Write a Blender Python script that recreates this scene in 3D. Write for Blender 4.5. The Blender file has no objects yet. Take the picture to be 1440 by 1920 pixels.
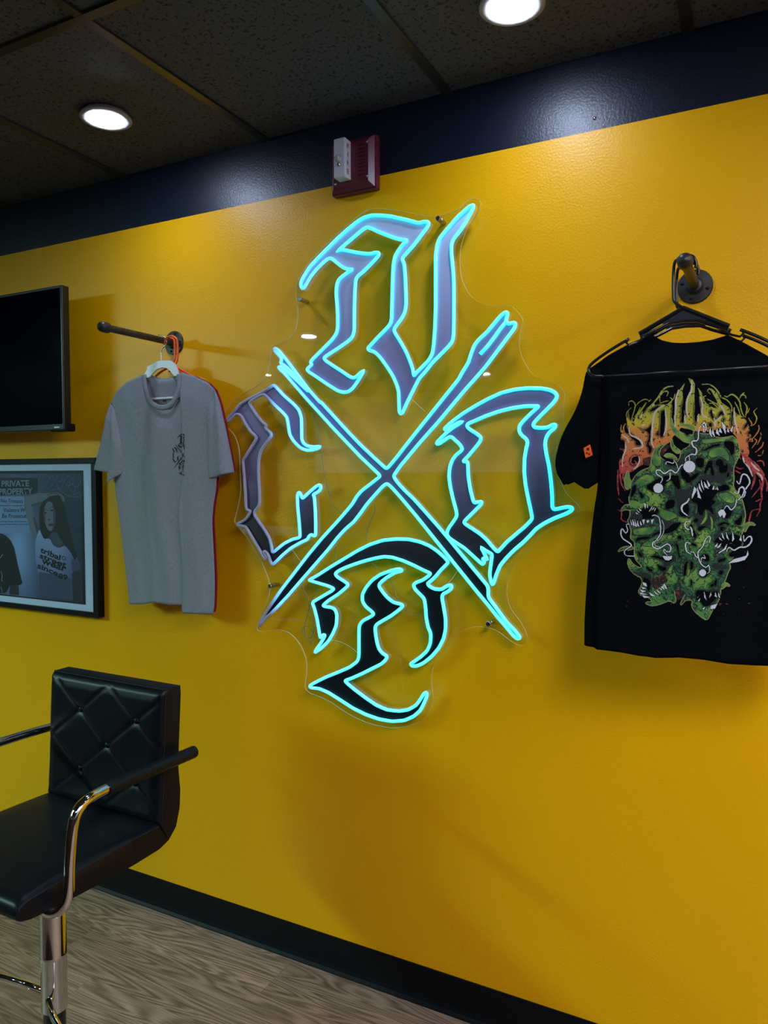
import bpy, bmesh, math, random
import numpy as np
from mathutils import Vector, Matrix
from mathutils.geometry import tessellate_polygon

random.seed(7)
C = bpy.context.scene.collection
SC = bpy.context.scene

# ------------------------------------------------------------------ camera, world, exposure
cam_d = bpy.data.cameras.new('camera')
cam_d.sensor_fit = 'VERTICAL'
cam_d.sensor_height = 36.0
cam_d.lens = 36.0 * 1395.0 / 1920.0
cam_d.clip_start = 0.02
cam = bpy.data.objects.new('camera', cam_d)
C.objects.link(cam)
cam.location = (0.0, -1.858, 1.48)
cam.rotation_euler = (math.radians(90 - 2.59), 0.0, math.radians(27.45))
SC.camera = cam

world = bpy.data.worlds.new('world')
SC.world = world
world.use_nodes = True
world.node_tree.nodes['Background'].inputs[0].default_value = (0.02, 0.02, 0.022, 1)
world.node_tree.nodes['Background'].inputs[1].default_value = 1.0

SC.view_settings.view_transform = 'Standard'
SC.view_settings.look = 'None'
SC.view_settings.gamma = 1.0
SC.view_settings.use_curve_mapping = False
SC.view_settings.exposure = -0.06
SC.cycles.max_bounces = 10
SC.cycles.transparent_max_bounces = 16
SC.cycles.sample_clamp_indirect = 6.0

LAMP_POWER = 116.0          # radiance of a downlight lens
NEON_POWER = 1.7
FILL_PANEL_POWER = 22.0
CYAN_FILL_POWER = 72.0

# ------------------------------------------------------------------ helpers
def lin(r, g, b):
    f = lambda c: (c / 255 / 12.92) if c / 255 <= 0.04045 else ((c / 255 + 0.055) / 1.055) ** 2.4
    return (f(r), f(g), f(b), 1.0)

def mat(name, col, rough=0.5, metal=0.0, bump=None, spec=0.5, emit=None, sheen=0.0, vary=None, coat=0.0):
    m = bpy.data.materials.new(name)
    m.use_nodes = True
    nt = m.node_tree
    b = nt.nodes['Principled BSDF']
    b.inputs['Base Color'].default_value = col
    b.inputs['Roughness'].default_value = rough
    b.inputs['Metallic'].default_value = metal
    b.inputs['Specular IOR Level'].default_value = spec
    b.inputs['Sheen Weight'].default_value = sheen
    b.inputs['Coat Weight'].default_value = coat
    if emit:
        b.inputs['Emission Color'].default_value = emit[0]
        b.inputs['Emission Strength'].default_value = emit[1]
    tc = nt.nodes.new('ShaderNodeTexCoord')
    if vary:                                        # (scale, amount): gentle tone variation of the stuff itself
        n = nt.nodes.new('ShaderNodeTexNoise')
        n.inputs['Scale'].default_value = vary[0]
        n.inputs['Detail'].default_value = 4
        nt.links.new(tc.outputs['Object'], n.inputs['Vector'])
        r = nt.nodes.new('ShaderNodeMapRange')
        r.inputs[1].default_value = 0.3; r.inputs[2].default_value = 0.7
        r.inputs[3].default_value = 1 - vary[1]; r.inputs[4].default_value = 1 + vary[1]
        nt.links.new(n.outputs['Fac'], r.inputs[0])
        mx = nt.nodes.new('ShaderNodeVectorMath'); mx.operation = 'SCALE'
        mx.inputs[0].default_value = col[:3]
        nt.links.new(r.outputs[0], mx.inputs['Scale'])
        nt.links.new(mx.outputs[0], b.inputs['Base Color'])
    if bump:                                        # (scale, strength, distance)
        n = nt.nodes.new('ShaderNodeTexNoise')
        n.inputs['Scale'].default_value = bump[0]
        n.inputs['Detail'].default_value = 3
        nt.links.new(tc.outputs['Object'], n.inputs['Vector'])
        u = nt.nodes.new('ShaderNodeBump')
        u.inputs['Strength'].default_value = bump[1]
        u.inputs['Distance'].default_value = bump[2]
        nt.links.new(n.outputs['Fac'], u.inputs['Height'])
        nt.links.new(u.outputs[0], b.inputs['Normal'])
    return m

class MB:
    """collects vertices and faces of ONE mesh object"""
    def __init__(s):
        s.v = []; s.f = []; s.mi = []
    def add(s, v, f, mi=0):
        o = len(s.v); s.v += [tuple(p) for p in v]
        s.f += [tuple(i + o for i in q) for q in f]; s.mi += [mi] * len(f)
        return s
    def box(s, x0, x1, y0, y1, z0, z1, mi=0):
        v = [(x, y, z) for z in (z0, z1) for y in (y0, y1) for x in (x0, x1)]
        return s.add(v, [(0, 2, 3, 1), (4, 5, 7, 6), (0, 1, 5, 4), (2, 6, 7, 3), (0, 4, 6, 2), (1, 3, 7, 5)], mi)
    def grid(s, P, closed_u=False, mi=0):
        """P[row][col] of points"""
        nr, nc = len(P), len(P[0]); v = [p for r in P for p in r]; f = []
        for i in range(nr - 1):
            for j in range(nc if closed_u else nc - 1):
                k = (j + 1) % nc
                f.append((i * nc + j, i * nc + k, (i + 1) * nc + k, (i + 1) * nc + j))
        return s.add(v, f, mi)
    def sweep(s, pts, r, n=10, r2=None, cyc=False, cap=True, up=None, mi=0):
        """tube along 3-D points; r may be a list; r2 = second radius along `up`"""
        pts = [Vector(p) for p in pts]; N = len(pts); rows = []; prev = None
        for i, p in enumerate(pts):
            a = pts[(i - 1) % N] if (cyc or i > 0) else p
            b = pts[(i + 1) % N] if (cyc or i < N - 1) else p
            d0 = (p - a).normalized() if (p - a).length > 1e-9 else None
            d1 = (b - p).normalized() if (b - p).length > 1e-9 else None
            t = ((d0 or d1) + (d1 or d0))
            t = t.normalized() if t.length > 1e-3 else (d1 or d0)
            if up is not None:
                w = Vector(up); side = t.cross(w)
            else:
                ref = prev if prev is not None else (Vector((0, 0, 1)) if abs(t.z) < 0.9 else Vector((1, 0, 0)))
                w = (ref - t * ref.dot(t)).normalized(); prev = w; side = t.cross(w)
            side = side.normalized() if side.length > 1e-6 else Vector((1, 0, 0))
            mit = 1.0
            if d0 and d1:
                mit = min(1.7, 1.0 / max(0.35, math.sqrt(max(0.0, (1 + d0.dot(d1)) / 2))))
            rr = r[i] if isinstance(r, (list, tuple)) else r
            q = r2 if r2 is not None else rr
            rows.append([tuple(p + side * (math.cos(2 * math.pi * k / n) * rr * (mit if up is not None else 1)) + w * (math.sin(2 * math.pi * k / n) * q)) for k in range(n)])
        base = len(s.v)
        if cyc: rows.append(rows[0])
        s.grid(rows, True, mi)
        if cap and not cyc:
            s.f.append(tuple(base + k for k in reversed(range(n)))); s.mi.append(mi)
            e = base + (len(rows) - 1) * n
            s.f.append(tuple(e + k for k in range(n))); s.mi.append(mi)
        return s
    def lathe(s, prof, c, axis='Z', n=24, mi=0):
        """prof = [(radius, height)] turned about an axis through c"""
        rows = []
        for r, h in prof:
            row = []
            for k in range(n):
                a = 2 * math.pi * k / n
                x, y = r * math.cos(a), r * math.sin(a)
                row.append({'Z': (c[0] + x, c[1] + y, c[2] + h), 'Y': (c[0] + x, c[1] - h, c[2] + y), 'X': (c[0] + h, c[1] + x, c[2] + y)}[axis])
            rows.append(row)
        return s.grid(rows, True, mi)
    def prism(s, poly, y0, y1, mi_face=0, mi_side=0, holes=()):
        """flat outline in x,z given thickness from y0 (front) to y1 (back)"""
        loops = [poly] + list(holes)
        tri = tessellate_polygon([[Vector((x, z, 0)) for x, z in L] for L in loops])
        flat = [p for L in loops for p in L]
        s.add([(x, y0, z) for x, z in flat], [tuple(t) for t in tri], mi_face)
        if y1 is not None:
            s.add([(x, y1, z) for x, z in flat], [tuple(reversed(t)) for t in tri], mi_face)
            for L in loops:
                n = len(L)
                s.add([(x, y, z) for y in (y0, y1) for x, z in L], [(i, (i + 1) % n, n + (i + 1) % n, n + i) for i in range(n)], mi_side)
        return s
    def build(s, name, m, parent=None, smooth=False, bevel=0.0, fix=True, weld=False, seg=2):
        me = bpy.data.meshes.new(name)
        me.from_pydata(s.v, [], s.f)
        for x in (m if isinstance(m, (list, tuple)) else [m]): me.materials.append(x)
        me.polygons.foreach_set('material_index', s.mi)
        bm = bmesh.new(); bm.from_mesh(me)
        if weld: bmesh.ops.remove_doubles(bm, verts=bm.verts, dist=1e-5)
        if bevel: bmesh.ops.bevel(bm, geom=list(bm.edges), offset=bevel, segments=seg, affect='EDGES', profile=0.5)
        if fix: bmesh.ops.recalc_face_normals(bm, faces=bm.faces)
        bm.to_mesh(me); bm.free()
        if smooth: me.polygons.foreach_set('use_smooth', [True] * len(me.polygons))
        me.update()
        o = bpy.data.objects.new(name, me); C.objects.link(o)
        if parent: o.parent = parent; o.matrix_parent_inverse = parent.matrix_world.inverted()
        return o

def thing(name, label, cat, loc=(0, 0, 0), group=None):
    o = bpy.data.objects.new(name, None); C.objects.link(o)
    o.location = loc; o.empty_display_size = 0.05
    o['label'] = label; o['category'] = cat
    if group: o['group'] = group
    o.matrix_world = Matrix.Translation(loc)
    return o

def tag(o, label, cat, group=None):
    o['label'] = label; o['category'] = cat
    if group: o['group'] = group
    return o

def struct(o):
    o['kind'] = 'structure'; return o

def sh(o, ang=40):
    o.data.polygons.foreach_set('use_smooth', [True] * len(o.data.polygons))
    o.data.set_sharp_from_angle(angle=math.radians(ang)); return o

def mm(L):                                              # tenth-millimetre integers to metres
    return [(x / 1e4, z / 1e4) for x, z in L]

def soften(P, cyc, cut, it=1):
    """round the corners of a path by at most `cut`"""
    for _ in range(it):
        out = []; n = len(P)
        for i in range(n):
            p = Vector(P[i])
            if not cyc and i in (0, n - 1): out.append(tuple(p)); continue
            a, b = Vector(P[i - 1]), Vector(P[(i + 1) % n])
            for q in (a, b):
                L = (q - p).length
                out.append(tuple(p + (q - p) * (min(0.25 * L, cut) / max(L, 1e-9))))
        P = out
    return P

def catmull(P, cyc=False, k=5):
    P = [np.array(p, float) for p in P]; n = len(P); out = []
    for i in range(n if cyc else n - 1):
        g = lambda j: P[j % n] if cyc else P[max(0, min(n - 1, j))]
        p0, p1, p2, p3 = g(i - 1), g(i), g(i + 1), g(i + 2)
        for t in np.arange(k) / k:
            out.append(0.5 * ((2 * p1) + (p2 - p0) * t + (2 * p0 - 5 * p1 + 4 * p2 - p3) * t * t + (3 * p1 - p0 - 3 * p2 + p3) * t ** 3))
    if not cyc: out.append(P[-1])
    return [tuple(map(float, p)) for p in out]

def resample(P, n):
    P = np.array(P, float); d = np.r_[0, np.cumsum(np.hypot(*np.diff(P, axis=0).T))]
    t = np.linspace(0, d[-1], n)
    return np.c_[np.interp(t, d, P[:, 0]), np.interp(t, d, P[:, 1])]

def coons(T, B, L, R, nu, nv):
    """surface patch between four boundary curves; returns X, Z arrays [nv][nu]"""
    T, B = resample(T, nu), resample(B, nu); L, R = resample(L, nv), resample(R, nv)
    u = np.linspace(0, 1, nu)[None, :, None]; v = np.linspace(0, 1, nv)[:, None, None]
    S = (1 - v) * T[None] + v * B[None] + (1 - u) * L[:, None] + u * R[:, None]
    S -= (1 - u) * (1 - v) * T[0] + u * (1 - v) * T[-1] + (1 - u) * v * B[0] + u * v * B[-1]
    return S[..., 0], S[..., 1], u[0, :, 0][None, :] + 0 * v[..., 0], v[:, 0, 0][:, None] + 0 * u[..., 0]

# ------------------------------------------------------------------ materials
def wall_material():
    m = mat('two_tone_wall_paint', lin(255, 255, 255), 0.4)
    nt = m.node_tree; b = nt.nodes['Principled BSDF']
    geo = nt.nodes.new('ShaderNodeNewGeometry')
    sep = nt.nodes.new('ShaderNodeSeparateXYZ'); nt.links.new(geo.outputs['Position'], sep.inputs[0])
    gt = nt.nodes.new('ShaderNodeMath'); gt.operation = 'GREATER_THAN'; gt.inputs[1].default_value = 2.3165
    nt.links.new(sep.outputs['Z'], gt.inputs[0])
    n = nt.nodes.new('ShaderNodeTexNoise'); n.inputs['Scale'].default_value = 1.6; n.inputs['Detail'].default_value = 5
    nt.links.new(geo.outputs['Position'], n.inputs['Vector'])
    mx0 = nt.nodes.new('ShaderNodeMix'); mx0.data_type = 'RGBA'
    mx0.inputs[6].default_value = YELLOW_A; mx0.inputs[7].default_value = YELLOW_B
    nt.links.new(n.outputs['Fac'], mx0.inputs[0])
    mx = nt.nodes.new('ShaderNodeMix'); mx.data_type = 'RGBA'
    mx.inputs[7].default_value = BAND
    nt.links.new(mx0.outputs[2], mx.inputs[6]); nt.links.new(gt.outputs[0], mx.inputs[0])
    nt.links.new(mx.outputs[2], b.inputs['Base Color'])
    b.inputs['Roughness'].default_value = 0.38
    sp = nt.nodes.new('ShaderNodeMapRange'); sp.inputs[3].default_value = 0.27; sp.inputs[4].default_value = 0.5
    nt.links.new(gt.outputs[0], sp.inputs[0]); nt.links.new(sp.outputs[0], b.inputs['Specular IOR Level'])
    n2 = nt.nodes.new('ShaderNodeTexNoise'); n2.inputs['Scale'].default_value = 170; n2.inputs['Detail'].default_value = 2
    nt.links.new(geo.outputs['Position'], n2.inputs['Vector'])
    bp = nt.nodes.new('ShaderNodeBump'); bp.inputs['Strength'].default_value = 0.32; bp.inputs['Distance'].default_value = 0.002
    nt.links.new(n2.outputs['Fac'], bp.inputs['Height']); nt.links.new(bp.outputs[0], b.inputs['Normal'])
    return m

YELLOW_A = (0.87, 0.425, 0.0, 1); YELLOW_B = (0.91, 0.45, 0.0, 1); BAND = (0.003, 0.006, 0.018, 1)
M_WALL = wall_material()
M_DARK_WALL = mat('room_wall_grey_paint', (0.55, 0.54, 0.56, 1), 0.6, bump=(160, 0.15, 0.001))
M_BASE = mat('black_vinyl_base', (0.004, 0.005, 0.0065, 1), 0.5, spec=0.15, bump=(60, 0.05, 0.001))
M_GRID = mat('black_grid_metal', (0.022, 0.021, 0.02, 1), 0.32)
M_CHROME = mat('chrome', (0.78, 0.77, 0.76, 1), 0.07, 1.0)
M_STEEL = mat('brushed_steel', (0.45, 0.45, 0.46, 1), 0.25, 1.0)
M_IRON = mat('dark_iron_pipe', (0.055, 0.05, 0.047, 1), 0.42, 0.7, bump=(90, 0.3, 0.001), vary=(30, 0.35))
M_LEATHER = mat('black_leatherette', (0.003, 0.0042, 0.007, 1), 0.40, spec=0.26, bump=(420, 0.18, 0.0006))
M_SEAM = mat('black_thread', (0.004, 0.004, 0.005, 1), 0.7)
M_BLACKPLASTIC = mat('black_plastic', (0.006, 0.006, 0.007, 1), 0.28)
M_BLACKMATT = mat('matt_black', (0.0035, 0.004, 0.006, 1), 0.5, spec=0.2)
M_SCREEN = mat('dark_screen_glass', (0.0015, 0.002, 0.004, 1), 0.12, spec=0.015)
M_GREY = mat('heather_grey_jersey', (0.275, 0.285, 0.32, 1), 0.9, bump=(700, 0.35, 0.0008), spec=0.2, vary=(160, 0.10))
M_RED = mat('red_jersey', (0.30, 0.006, 0.01, 1), 0.9, bump=(700, 0.3, 0.0008))
M_BLACKCLOTH = mat('black_jersey', (0.0035, 0.0043, 0.006, 1), 0.9, bump=(800, 0.3, 0.0006), spec=0.02)
M_WHITEPLASTIC = mat('white_plastic', (0.72, 0.72, 0.74, 1), 0.35)
M_ORANGE = mat('orange_plastic', (0.95, 0.13, 0.012, 1), 0.35)
M_ALARM = mat('fire_alarm_red', (0.13, 0.013, 0.032, 1), 0.35)
M_STROBE = mat('milky_strobe_lens', (0.62, 0.62, 0.68, 1), 0.25)
M_FILLINK = mat('red_print', (0.30, 0.02, 0.03, 1), 0.5)
M_CLEAR = mat('clear_lens', (0.9, 0.9, 0.9, 1), 0.05); M_CLEAR.node_tree.nodes['Principled BSDF'].inputs['Transmission Weight'].default_value = 0.7
M_MAT = mat('pale_mat_board', (0.60, 0.74, 0.97, 1), 0.8)
M_TRIM = mat('white_trim_ring', (0.32, 0.30, 0.30, 1), 0.5)
M_LENS = mat('lit_lamp_lens', (1, 1, 1, 1), 0.5, emit=((0.76, 0.90, 1.22, 1), LAMP_POWER))
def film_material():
    """the letters' film changes colour with height: lavender in the upper letter, black in the lowest"""
    m = mat('graded_letter_film', (0.2, 0.2, 0.3, 1), 0.45, spec=0.3)
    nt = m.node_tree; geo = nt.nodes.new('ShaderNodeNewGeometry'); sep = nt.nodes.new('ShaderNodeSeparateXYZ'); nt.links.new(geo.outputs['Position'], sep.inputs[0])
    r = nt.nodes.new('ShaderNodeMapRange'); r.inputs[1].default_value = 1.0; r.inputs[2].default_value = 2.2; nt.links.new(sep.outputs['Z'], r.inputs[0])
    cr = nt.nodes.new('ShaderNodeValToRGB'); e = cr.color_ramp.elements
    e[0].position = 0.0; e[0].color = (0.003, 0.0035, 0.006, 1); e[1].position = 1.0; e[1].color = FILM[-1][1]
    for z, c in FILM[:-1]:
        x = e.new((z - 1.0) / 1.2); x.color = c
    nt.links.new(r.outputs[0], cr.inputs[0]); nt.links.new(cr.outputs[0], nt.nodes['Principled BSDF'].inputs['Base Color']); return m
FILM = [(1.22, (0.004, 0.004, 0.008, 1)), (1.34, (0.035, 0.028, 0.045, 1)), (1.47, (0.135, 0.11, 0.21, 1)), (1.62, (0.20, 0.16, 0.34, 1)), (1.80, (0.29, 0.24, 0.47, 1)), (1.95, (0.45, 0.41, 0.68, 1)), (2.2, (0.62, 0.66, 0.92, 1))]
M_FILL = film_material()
M_CABLE = mat('thin_clear_cable', (0.30, 0.25, 0.12, 1), 0.4)
M_PALE = mat('pale_thread', (0.75, 0.73, 0.6, 1), 0.4)

def neon_material():
    """silicone neon strip: the lit cyan length gets bluer towards its left end; the last length at the far left is not lit"""
    m = mat('neon_silicone', (0.42, 0.42, 0.58, 1), 0.4)
    nt = m.node_tree; b = nt.nodes['Principled BSDF']
    geo = nt.nodes.new('ShaderNodeNewGeometry'); sep = nt.nodes.new('ShaderNodeSeparateXYZ')
    nt.links.new(geo.outputs['Position'], sep.inputs[0])
    r = nt.nodes.new('ShaderNodeMapRange'); r.inputs[1].default_value = -1.40; r.inputs[2].default_value = -0.50
    nt.links.new(sep.outputs['X'], r.inputs[0])
    cr = nt.nodes.new('ShaderNodeValToRGB'); e = cr.color_ramp.elements
    e[0].position = 0.0; e[0].color = (0.10, 0.40, 0.95, 1)
    e[1].position = 0.45; e[1].color = (0.01, 0.70, 0.90, 1)
    x = e.new(0.2); x.color = (0.05, 0.50, 0.92, 1)
    x = e.new(1.0); x.color = (0.0, 0.74, 0.86, 1)
    nt.links.new(r.outputs[0], cr.inputs[0])
    s = nt.nodes.new('ShaderNodeMapRange'); s.interpolation_type = 'SMOOTHSTEP'
    s.inputs[1].default_value = -1.335; s.inputs[2].default_value = -1.285
    s.inputs[3].default_value = 0.0; s.inputs[4].default_value = NEON_POWER
    nt.links.new(sep.outputs['X'], s.inputs[0])
    nt.links.new(cr.outputs[0], b.inputs['Emission Color']); nt.links.new(s.outputs[0], b.inputs['Emission Strength'])
    # where lit, the silicone itself adds little reflected light
    return m
M_NEON = neon_material()

def acrylic_material(name, tint=(0.985, 0.985, 0.975, 1), rough=0.0):
    m = bpy.data.materials.new(name); m.use_nodes = True; nt = m.node_tree; nt.nodes.clear()
    out = nt.nodes.new('ShaderNodeOutputMaterial'); tr = nt.nodes.new('ShaderNodeBsdfTransparent'); gl = nt.nodes.new('ShaderNodeBsdfGlossy')
    fr = nt.nodes.new('ShaderNodeFresnel'); fr.inputs[0].default_value = 1.45; mx = nt.nodes.new('ShaderNodeMixShader')
    tr.inputs[0].default_value = tint; gl.inputs['Roughness'].default_value = rough
    gl.inputs[0].default_value = (1, 1, 1, 1)
    geo = nt.nodes.new('ShaderNodeNewGeometry'); sub = nt.nodes.new('ShaderNodeMath'); sub.operation = 'SUBTRACT'; sub.inputs[0].default_value = 1.0
    mul = nt.nodes.new('ShaderNodeMath'); mul.operation = 'MULTIPLY'      # only the faces towards the air mirror
    nt.links.new(geo.outputs['Backfacing'], sub.inputs[1]); nt.links.new(sub.outputs[0], mul.inputs[0]); nt.links.new(fr.outputs[0], mul.inputs[1])
    nt.links.new(mul.outputs[0], mx.inputs[0]); nt.links.new(tr.outputs[0], mx.inputs[1]); nt.links.new(gl.outputs[0], mx.inputs[2])
    nt.links.new(mx.outputs[0], out.inputs[0]); return m
M_ACRYLIC = acrylic_material('clear_acrylic', rough=0.02)
M_PICGLASS = acrylic_material('picture_glass', (0.97, 0.97, 0.97, 1), 0.01)
M_EDGE = mat('polished_acrylic_edge', (0.72, 0.66, 0.50, 1), 0.3)

def vcol_material(name, rough=0.7):
    m = mat(name, (1, 1, 1, 1), rough, bump=(700, 0.12, 0.0005))
    nt = m.node_tree; a = nt.nodes.new('ShaderNodeVertexColor'); a.layer_name = 'ink'
    nt.links.new(a.outputs[0], nt.nodes['Principled BSDF'].inputs['Base Color']); return m
M_INK = vcol_material('screen_print_ink'); M_PHOTO = vcol_material('photo_print', 0.6)

def ceiling_material():
    m = mat('black_painted_ceiling_tile', (0.04, 0.038, 0.034, 1), 0.75)
    nt = m.node_tree; b = nt.nodes['Principled BSDF']
    geo = nt.nodes.new('ShaderNodeNewGeometry')
    v = nt.nodes.new('ShaderNodeTexNoise'); v.inputs['Scale'].default_value = 105; v.inputs['Detail'].default_value = 1.0; v.inputs['Distortion'].default_value = 0.6
    nt.links.new(geo.outputs['Position'], v.inputs['Vector'])
    n = nt.nodes.new('ShaderNodeValToRGB'); e = n.color_ramp.elements
    e[0].position = 0.36; e[0].color = (0.004, 0.004, 0.004, 1); e[1].position = 0.40; e[1].color = (0.055, 0.058, 0.066, 1)
    nt.links.new(v.outputs['Fac'], n.inputs[0]); nt.links.new(n.outputs[0], b.inputs['Base Color'])
    bp = nt.nodes.new('ShaderNodeBump'); bp.inputs['Strength'].default_value = 0.5; bp.inputs['Distance'].default_value = 0.003
    nt.links.new(n.outputs[0], bp.inputs['Height']); nt.links.new(bp.outputs[0], b.inputs['Normal'])
    return m
M_TILE = ceiling_material()

def wood_material():
    m = mat('oak_vinyl_plank', (0.2, 0.15, 0.1, 1), 0.5)
    nt = m.node_tree; b = nt.nodes['Principled BSDF']; N = nt.nodes.new; L = nt.links.new
    geo = N('ShaderNodeNewGeometry'); oi = N('ShaderNodeObjectInfo')
    off = N('ShaderNodeVectorMath'); off.operation = 'SCALE'; off.inputs[0].default_value = (37.0, 19.0, 11.0); L(oi.outputs['Random'], off.inputs['Scale'])
    add = N('ShaderNodeVectorMath'); L(geo.outputs['Position'], add.inputs[0]); L(off.outputs[0], add.inputs[1])
    mp = N('ShaderNodeMapping'); mp.inputs['Scale'].default_value = (0.8, 8.0, 1.0); L(add.outputs[0], mp.inputs[0])
    big = N('ShaderNodeTexNoise'); big.inputs['Scale'].default_value = 1.3; big.inputs['Detail'].default_value = 2; big.inputs['Distortion'].default_value = 0.4; L(mp.outputs[0], big.inputs['Vector'])
    k = N('ShaderNodeMath'); k.operation = 'MULTIPLY'; k.inputs[1].default_value = 130.0; L(big.outputs['Fac'], k.inputs[0])
    sn = N('ShaderNodeMath'); sn.operation = 'SINE'; L(k.outputs[0], sn.inputs[0])
    mp2 = N('ShaderNodeMapping'); mp2.inputs['Scale'].default_value = (9.0, 240.0, 1.0); L(add.outputs[0], mp2.inputs[0])
    fine = N('ShaderNodeTexNoise'); fine.inputs['Scale'].default_value = 1.0; fine.inputs['Detail'].default_value = 4; L(mp2.outputs[0], fine.inputs['Vector'])
    r1 = N('ShaderNodeMapRange'); r1.inputs[1].default_value = -1; r1.inputs[2].default_value = 1; r1.inputs[3].default_value = 0; r1.inputs[4].default_value = 0.55; L(sn.outputs[0], r1.inputs[0])
    r2 = N('ShaderNodeMapRange'); r2.inputs[1].default_value = 0.3; r2.inputs[2].default_value = 0.7; r2.inputs[3].default_value = 0; r2.inputs[4].default_value = 0.5; L(fine.outputs['Fac'], r2.inputs[0])
    sm = N('ShaderNodeMath'); L(r1.outputs[0], sm.inputs[0]); L(r2.outputs[0], sm.inputs[1])
    cr = N('ShaderNodeValToRGB'); e = cr.color_ramp.elements
    e[0].position = 0.1; e[0].color = (0.385, 0.275, 0.20, 1); e[1].position = 0.95; e[1].color = (0.125, 0.083, 0.052, 1)
    L(sm.outputs[0], cr.inputs[0])
    tone = N('ShaderNodeMapRange'); tone.inputs[3].default_value = 0.82; tone.inputs[4].default_value = 1.15; L(oi.outputs['Random'], tone.inputs[0])
    sc = N('ShaderNodeVectorMath'); sc.operation = 'SCALE'; L(cr.outputs[0], sc.inputs[0]); L(tone.outputs[0], sc.inputs['Scale'])
    L(sc.outputs[0], b.inputs['Base Color'])
    bp = N('ShaderNodeBump'); bp.inputs['Strength'].default_value = 0.15; bp.inputs['Distance'].default_value = 0.001; L(sm.outputs[0], bp.inputs['Height']); L(bp.outputs[0], b.inputs['Normal'])
    return m
M_WOOD = wood_material()

# ------------------------------------------------------------------ the room
X0, X1, Y0, CEIL = -5.2, 2.6, -6.3, 2.486
wb = MB().box(X0, X1, 0.0, 0.12, 0.0, 2.7).build('wall_back', M_WALL); struct(wb)
MB().lathe([(0.0, 0.003), (0.0025, 0.0028), (0.0045, 0.0015), (0.0048, 0.0)], (-0.394, 0.0, 2.345), 'Y', 12).build('screw', M_STEEL, wb, smooth=True)
def lower_dark(m):
    nt = m.node_tree; geo = nt.nodes.new('ShaderNodeNewGeometry'); sep = nt.nodes.new('ShaderNodeSeparateXYZ'); nt.links.new(geo.outputs['Position'], sep.inputs[0])
    gt = nt.nodes.new('ShaderNodeMath'); gt.operation = 'GREATER_THAN'; gt.inputs[1].default_value = 1.55; nt.links.new(sep.outputs['Z'], gt.inputs[0])
    mx = nt.nodes.new('ShaderNodeMix'); mx.data_type = 'RGBA'; mx.inputs[6].default_value = (0.012, 0.012, 0.014, 1); mx.inputs[7].default_value = (0.66, 0.60, 0.78, 1)
    nt.links.new(gt.outputs[0], mx.inputs[0]); nt.links.new(mx.outputs[2], nt.nodes['Principled BSDF'].inputs['Base Color']); return m
M_FRONT_WALL = lower_dark(mat('front_wall_reflection_tones', (0.55, 0.54, 0.58, 1), 0.6, bump=(160, 0.15, 0.001)))  # unseen wall: dark below and pale above, set for reflections in the sign
M_LEFT_WALL = mat('left_wall_black_paint', (0.02, 0.02, 0.024, 1), 0.5, bump=(160, 0.15, 0.001))
struct(MB().box(X0 - 0.12, X0, Y0, 0.12, 0.0, 2.7).build('wall_left', M_LEFT_WALL))
struct(MB().box(X1, X1 + 0.12, Y0, 0.12, 0.0, 2.7).build('wall_right', M_FRONT_WALL))
struct(MB().box(X0 - 0.12, X1 + 0.12, Y0 - 0.12, Y0, 0.0, 2.7).build('wall_front', M_FRONT_WALL))

floor = struct(MB().box(X0, X1, Y0, 0.0, -0.06, -0.0045).build('floor', M_SEAM))
rowh = 0.178; plank_mesh = None
for r in range(int(6.3 / rowh) + 1):
    y1 = -r * rowh; y0 = max(Y0, y1 - rowh)
    if y1 - y0 < 0.03: continue
    start = X0 - (1.22 - ((-1.275 - X0) % 1.22) if r == 0 else random.uniform(0.05, 1.15))
    x = start
    while x < X1:
        a, b_ = max(X0, x), min(X1, x + 1.22)
        if b_ - a > 0.02:
            o = MB().box(a + 0.0004, b_ - 0.0004, y0 + 0.0004, y1 - 0.0004, -0.0045, 0.0).build('plank', M_WOOD, floor)
        x += 1.22

ceiling = struct(MB().box(X0, X1, Y0, 0.0, 2.52, 2.6).build('ceiling', M_BLACKMATT))
gx = [-1.36 + 0.587 * k for k in range(-7, 8)]; gx = [g for g in gx if X0 + 0.05 < g < X1 - 0.05]
gy = [-0.672 - 0.587 * k for k in range(0, 10)]; gy = [g for g in gy if g > Y0 + 0.05]
xs = [X0] + gx + [X1]; ys = [0.0] + gy + [Y0]
for i in range(len(xs) - 1):
    for j in range(len(ys) - 1):
        MB().box(xs[i] + 0.002, xs[i + 1] - 0.002, ys[j + 1] + 0.002, ys[j] - 0.002, 2.494, 2.51).build('tile', M_TILE, ceiling)
for g in gy:
    MB().box(X0, X1, g - 0.012, g + 0.012, CEIL, CEIL + 0.006).box(X0, X1, g - 0.0015, g + 0.0015, CEIL + 0.006, 2.52).build('grid_bar', M_GRID, ceiling)
for g in gx:
    for j in range(len(ys) - 1):
        a, b_ = ys[j + 1] + 0.0125, ys[j] - (0.0125 if j else 0.0)
        MB().box(g - 0.012, g + 0.012, a, b_, CEIL + 0.0006, CEIL + 0.006).build('grid_bar', M_GRID, ceiling)

bb = MB()
prof = [(0.0, 0.108), (-0.0028, 0.108), (-0.0034, 0.105), (-0.0034, 0.022), (-0.006, 0.010), (-0.012, 0.003), (-0.0135, 0.0), (0.0, 0.0)]
bb.grid([[(x, y, z) for y, z in prof] for x in (X0, X1)])
struct(bb.build('baseboard_back', M_BASE))

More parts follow.
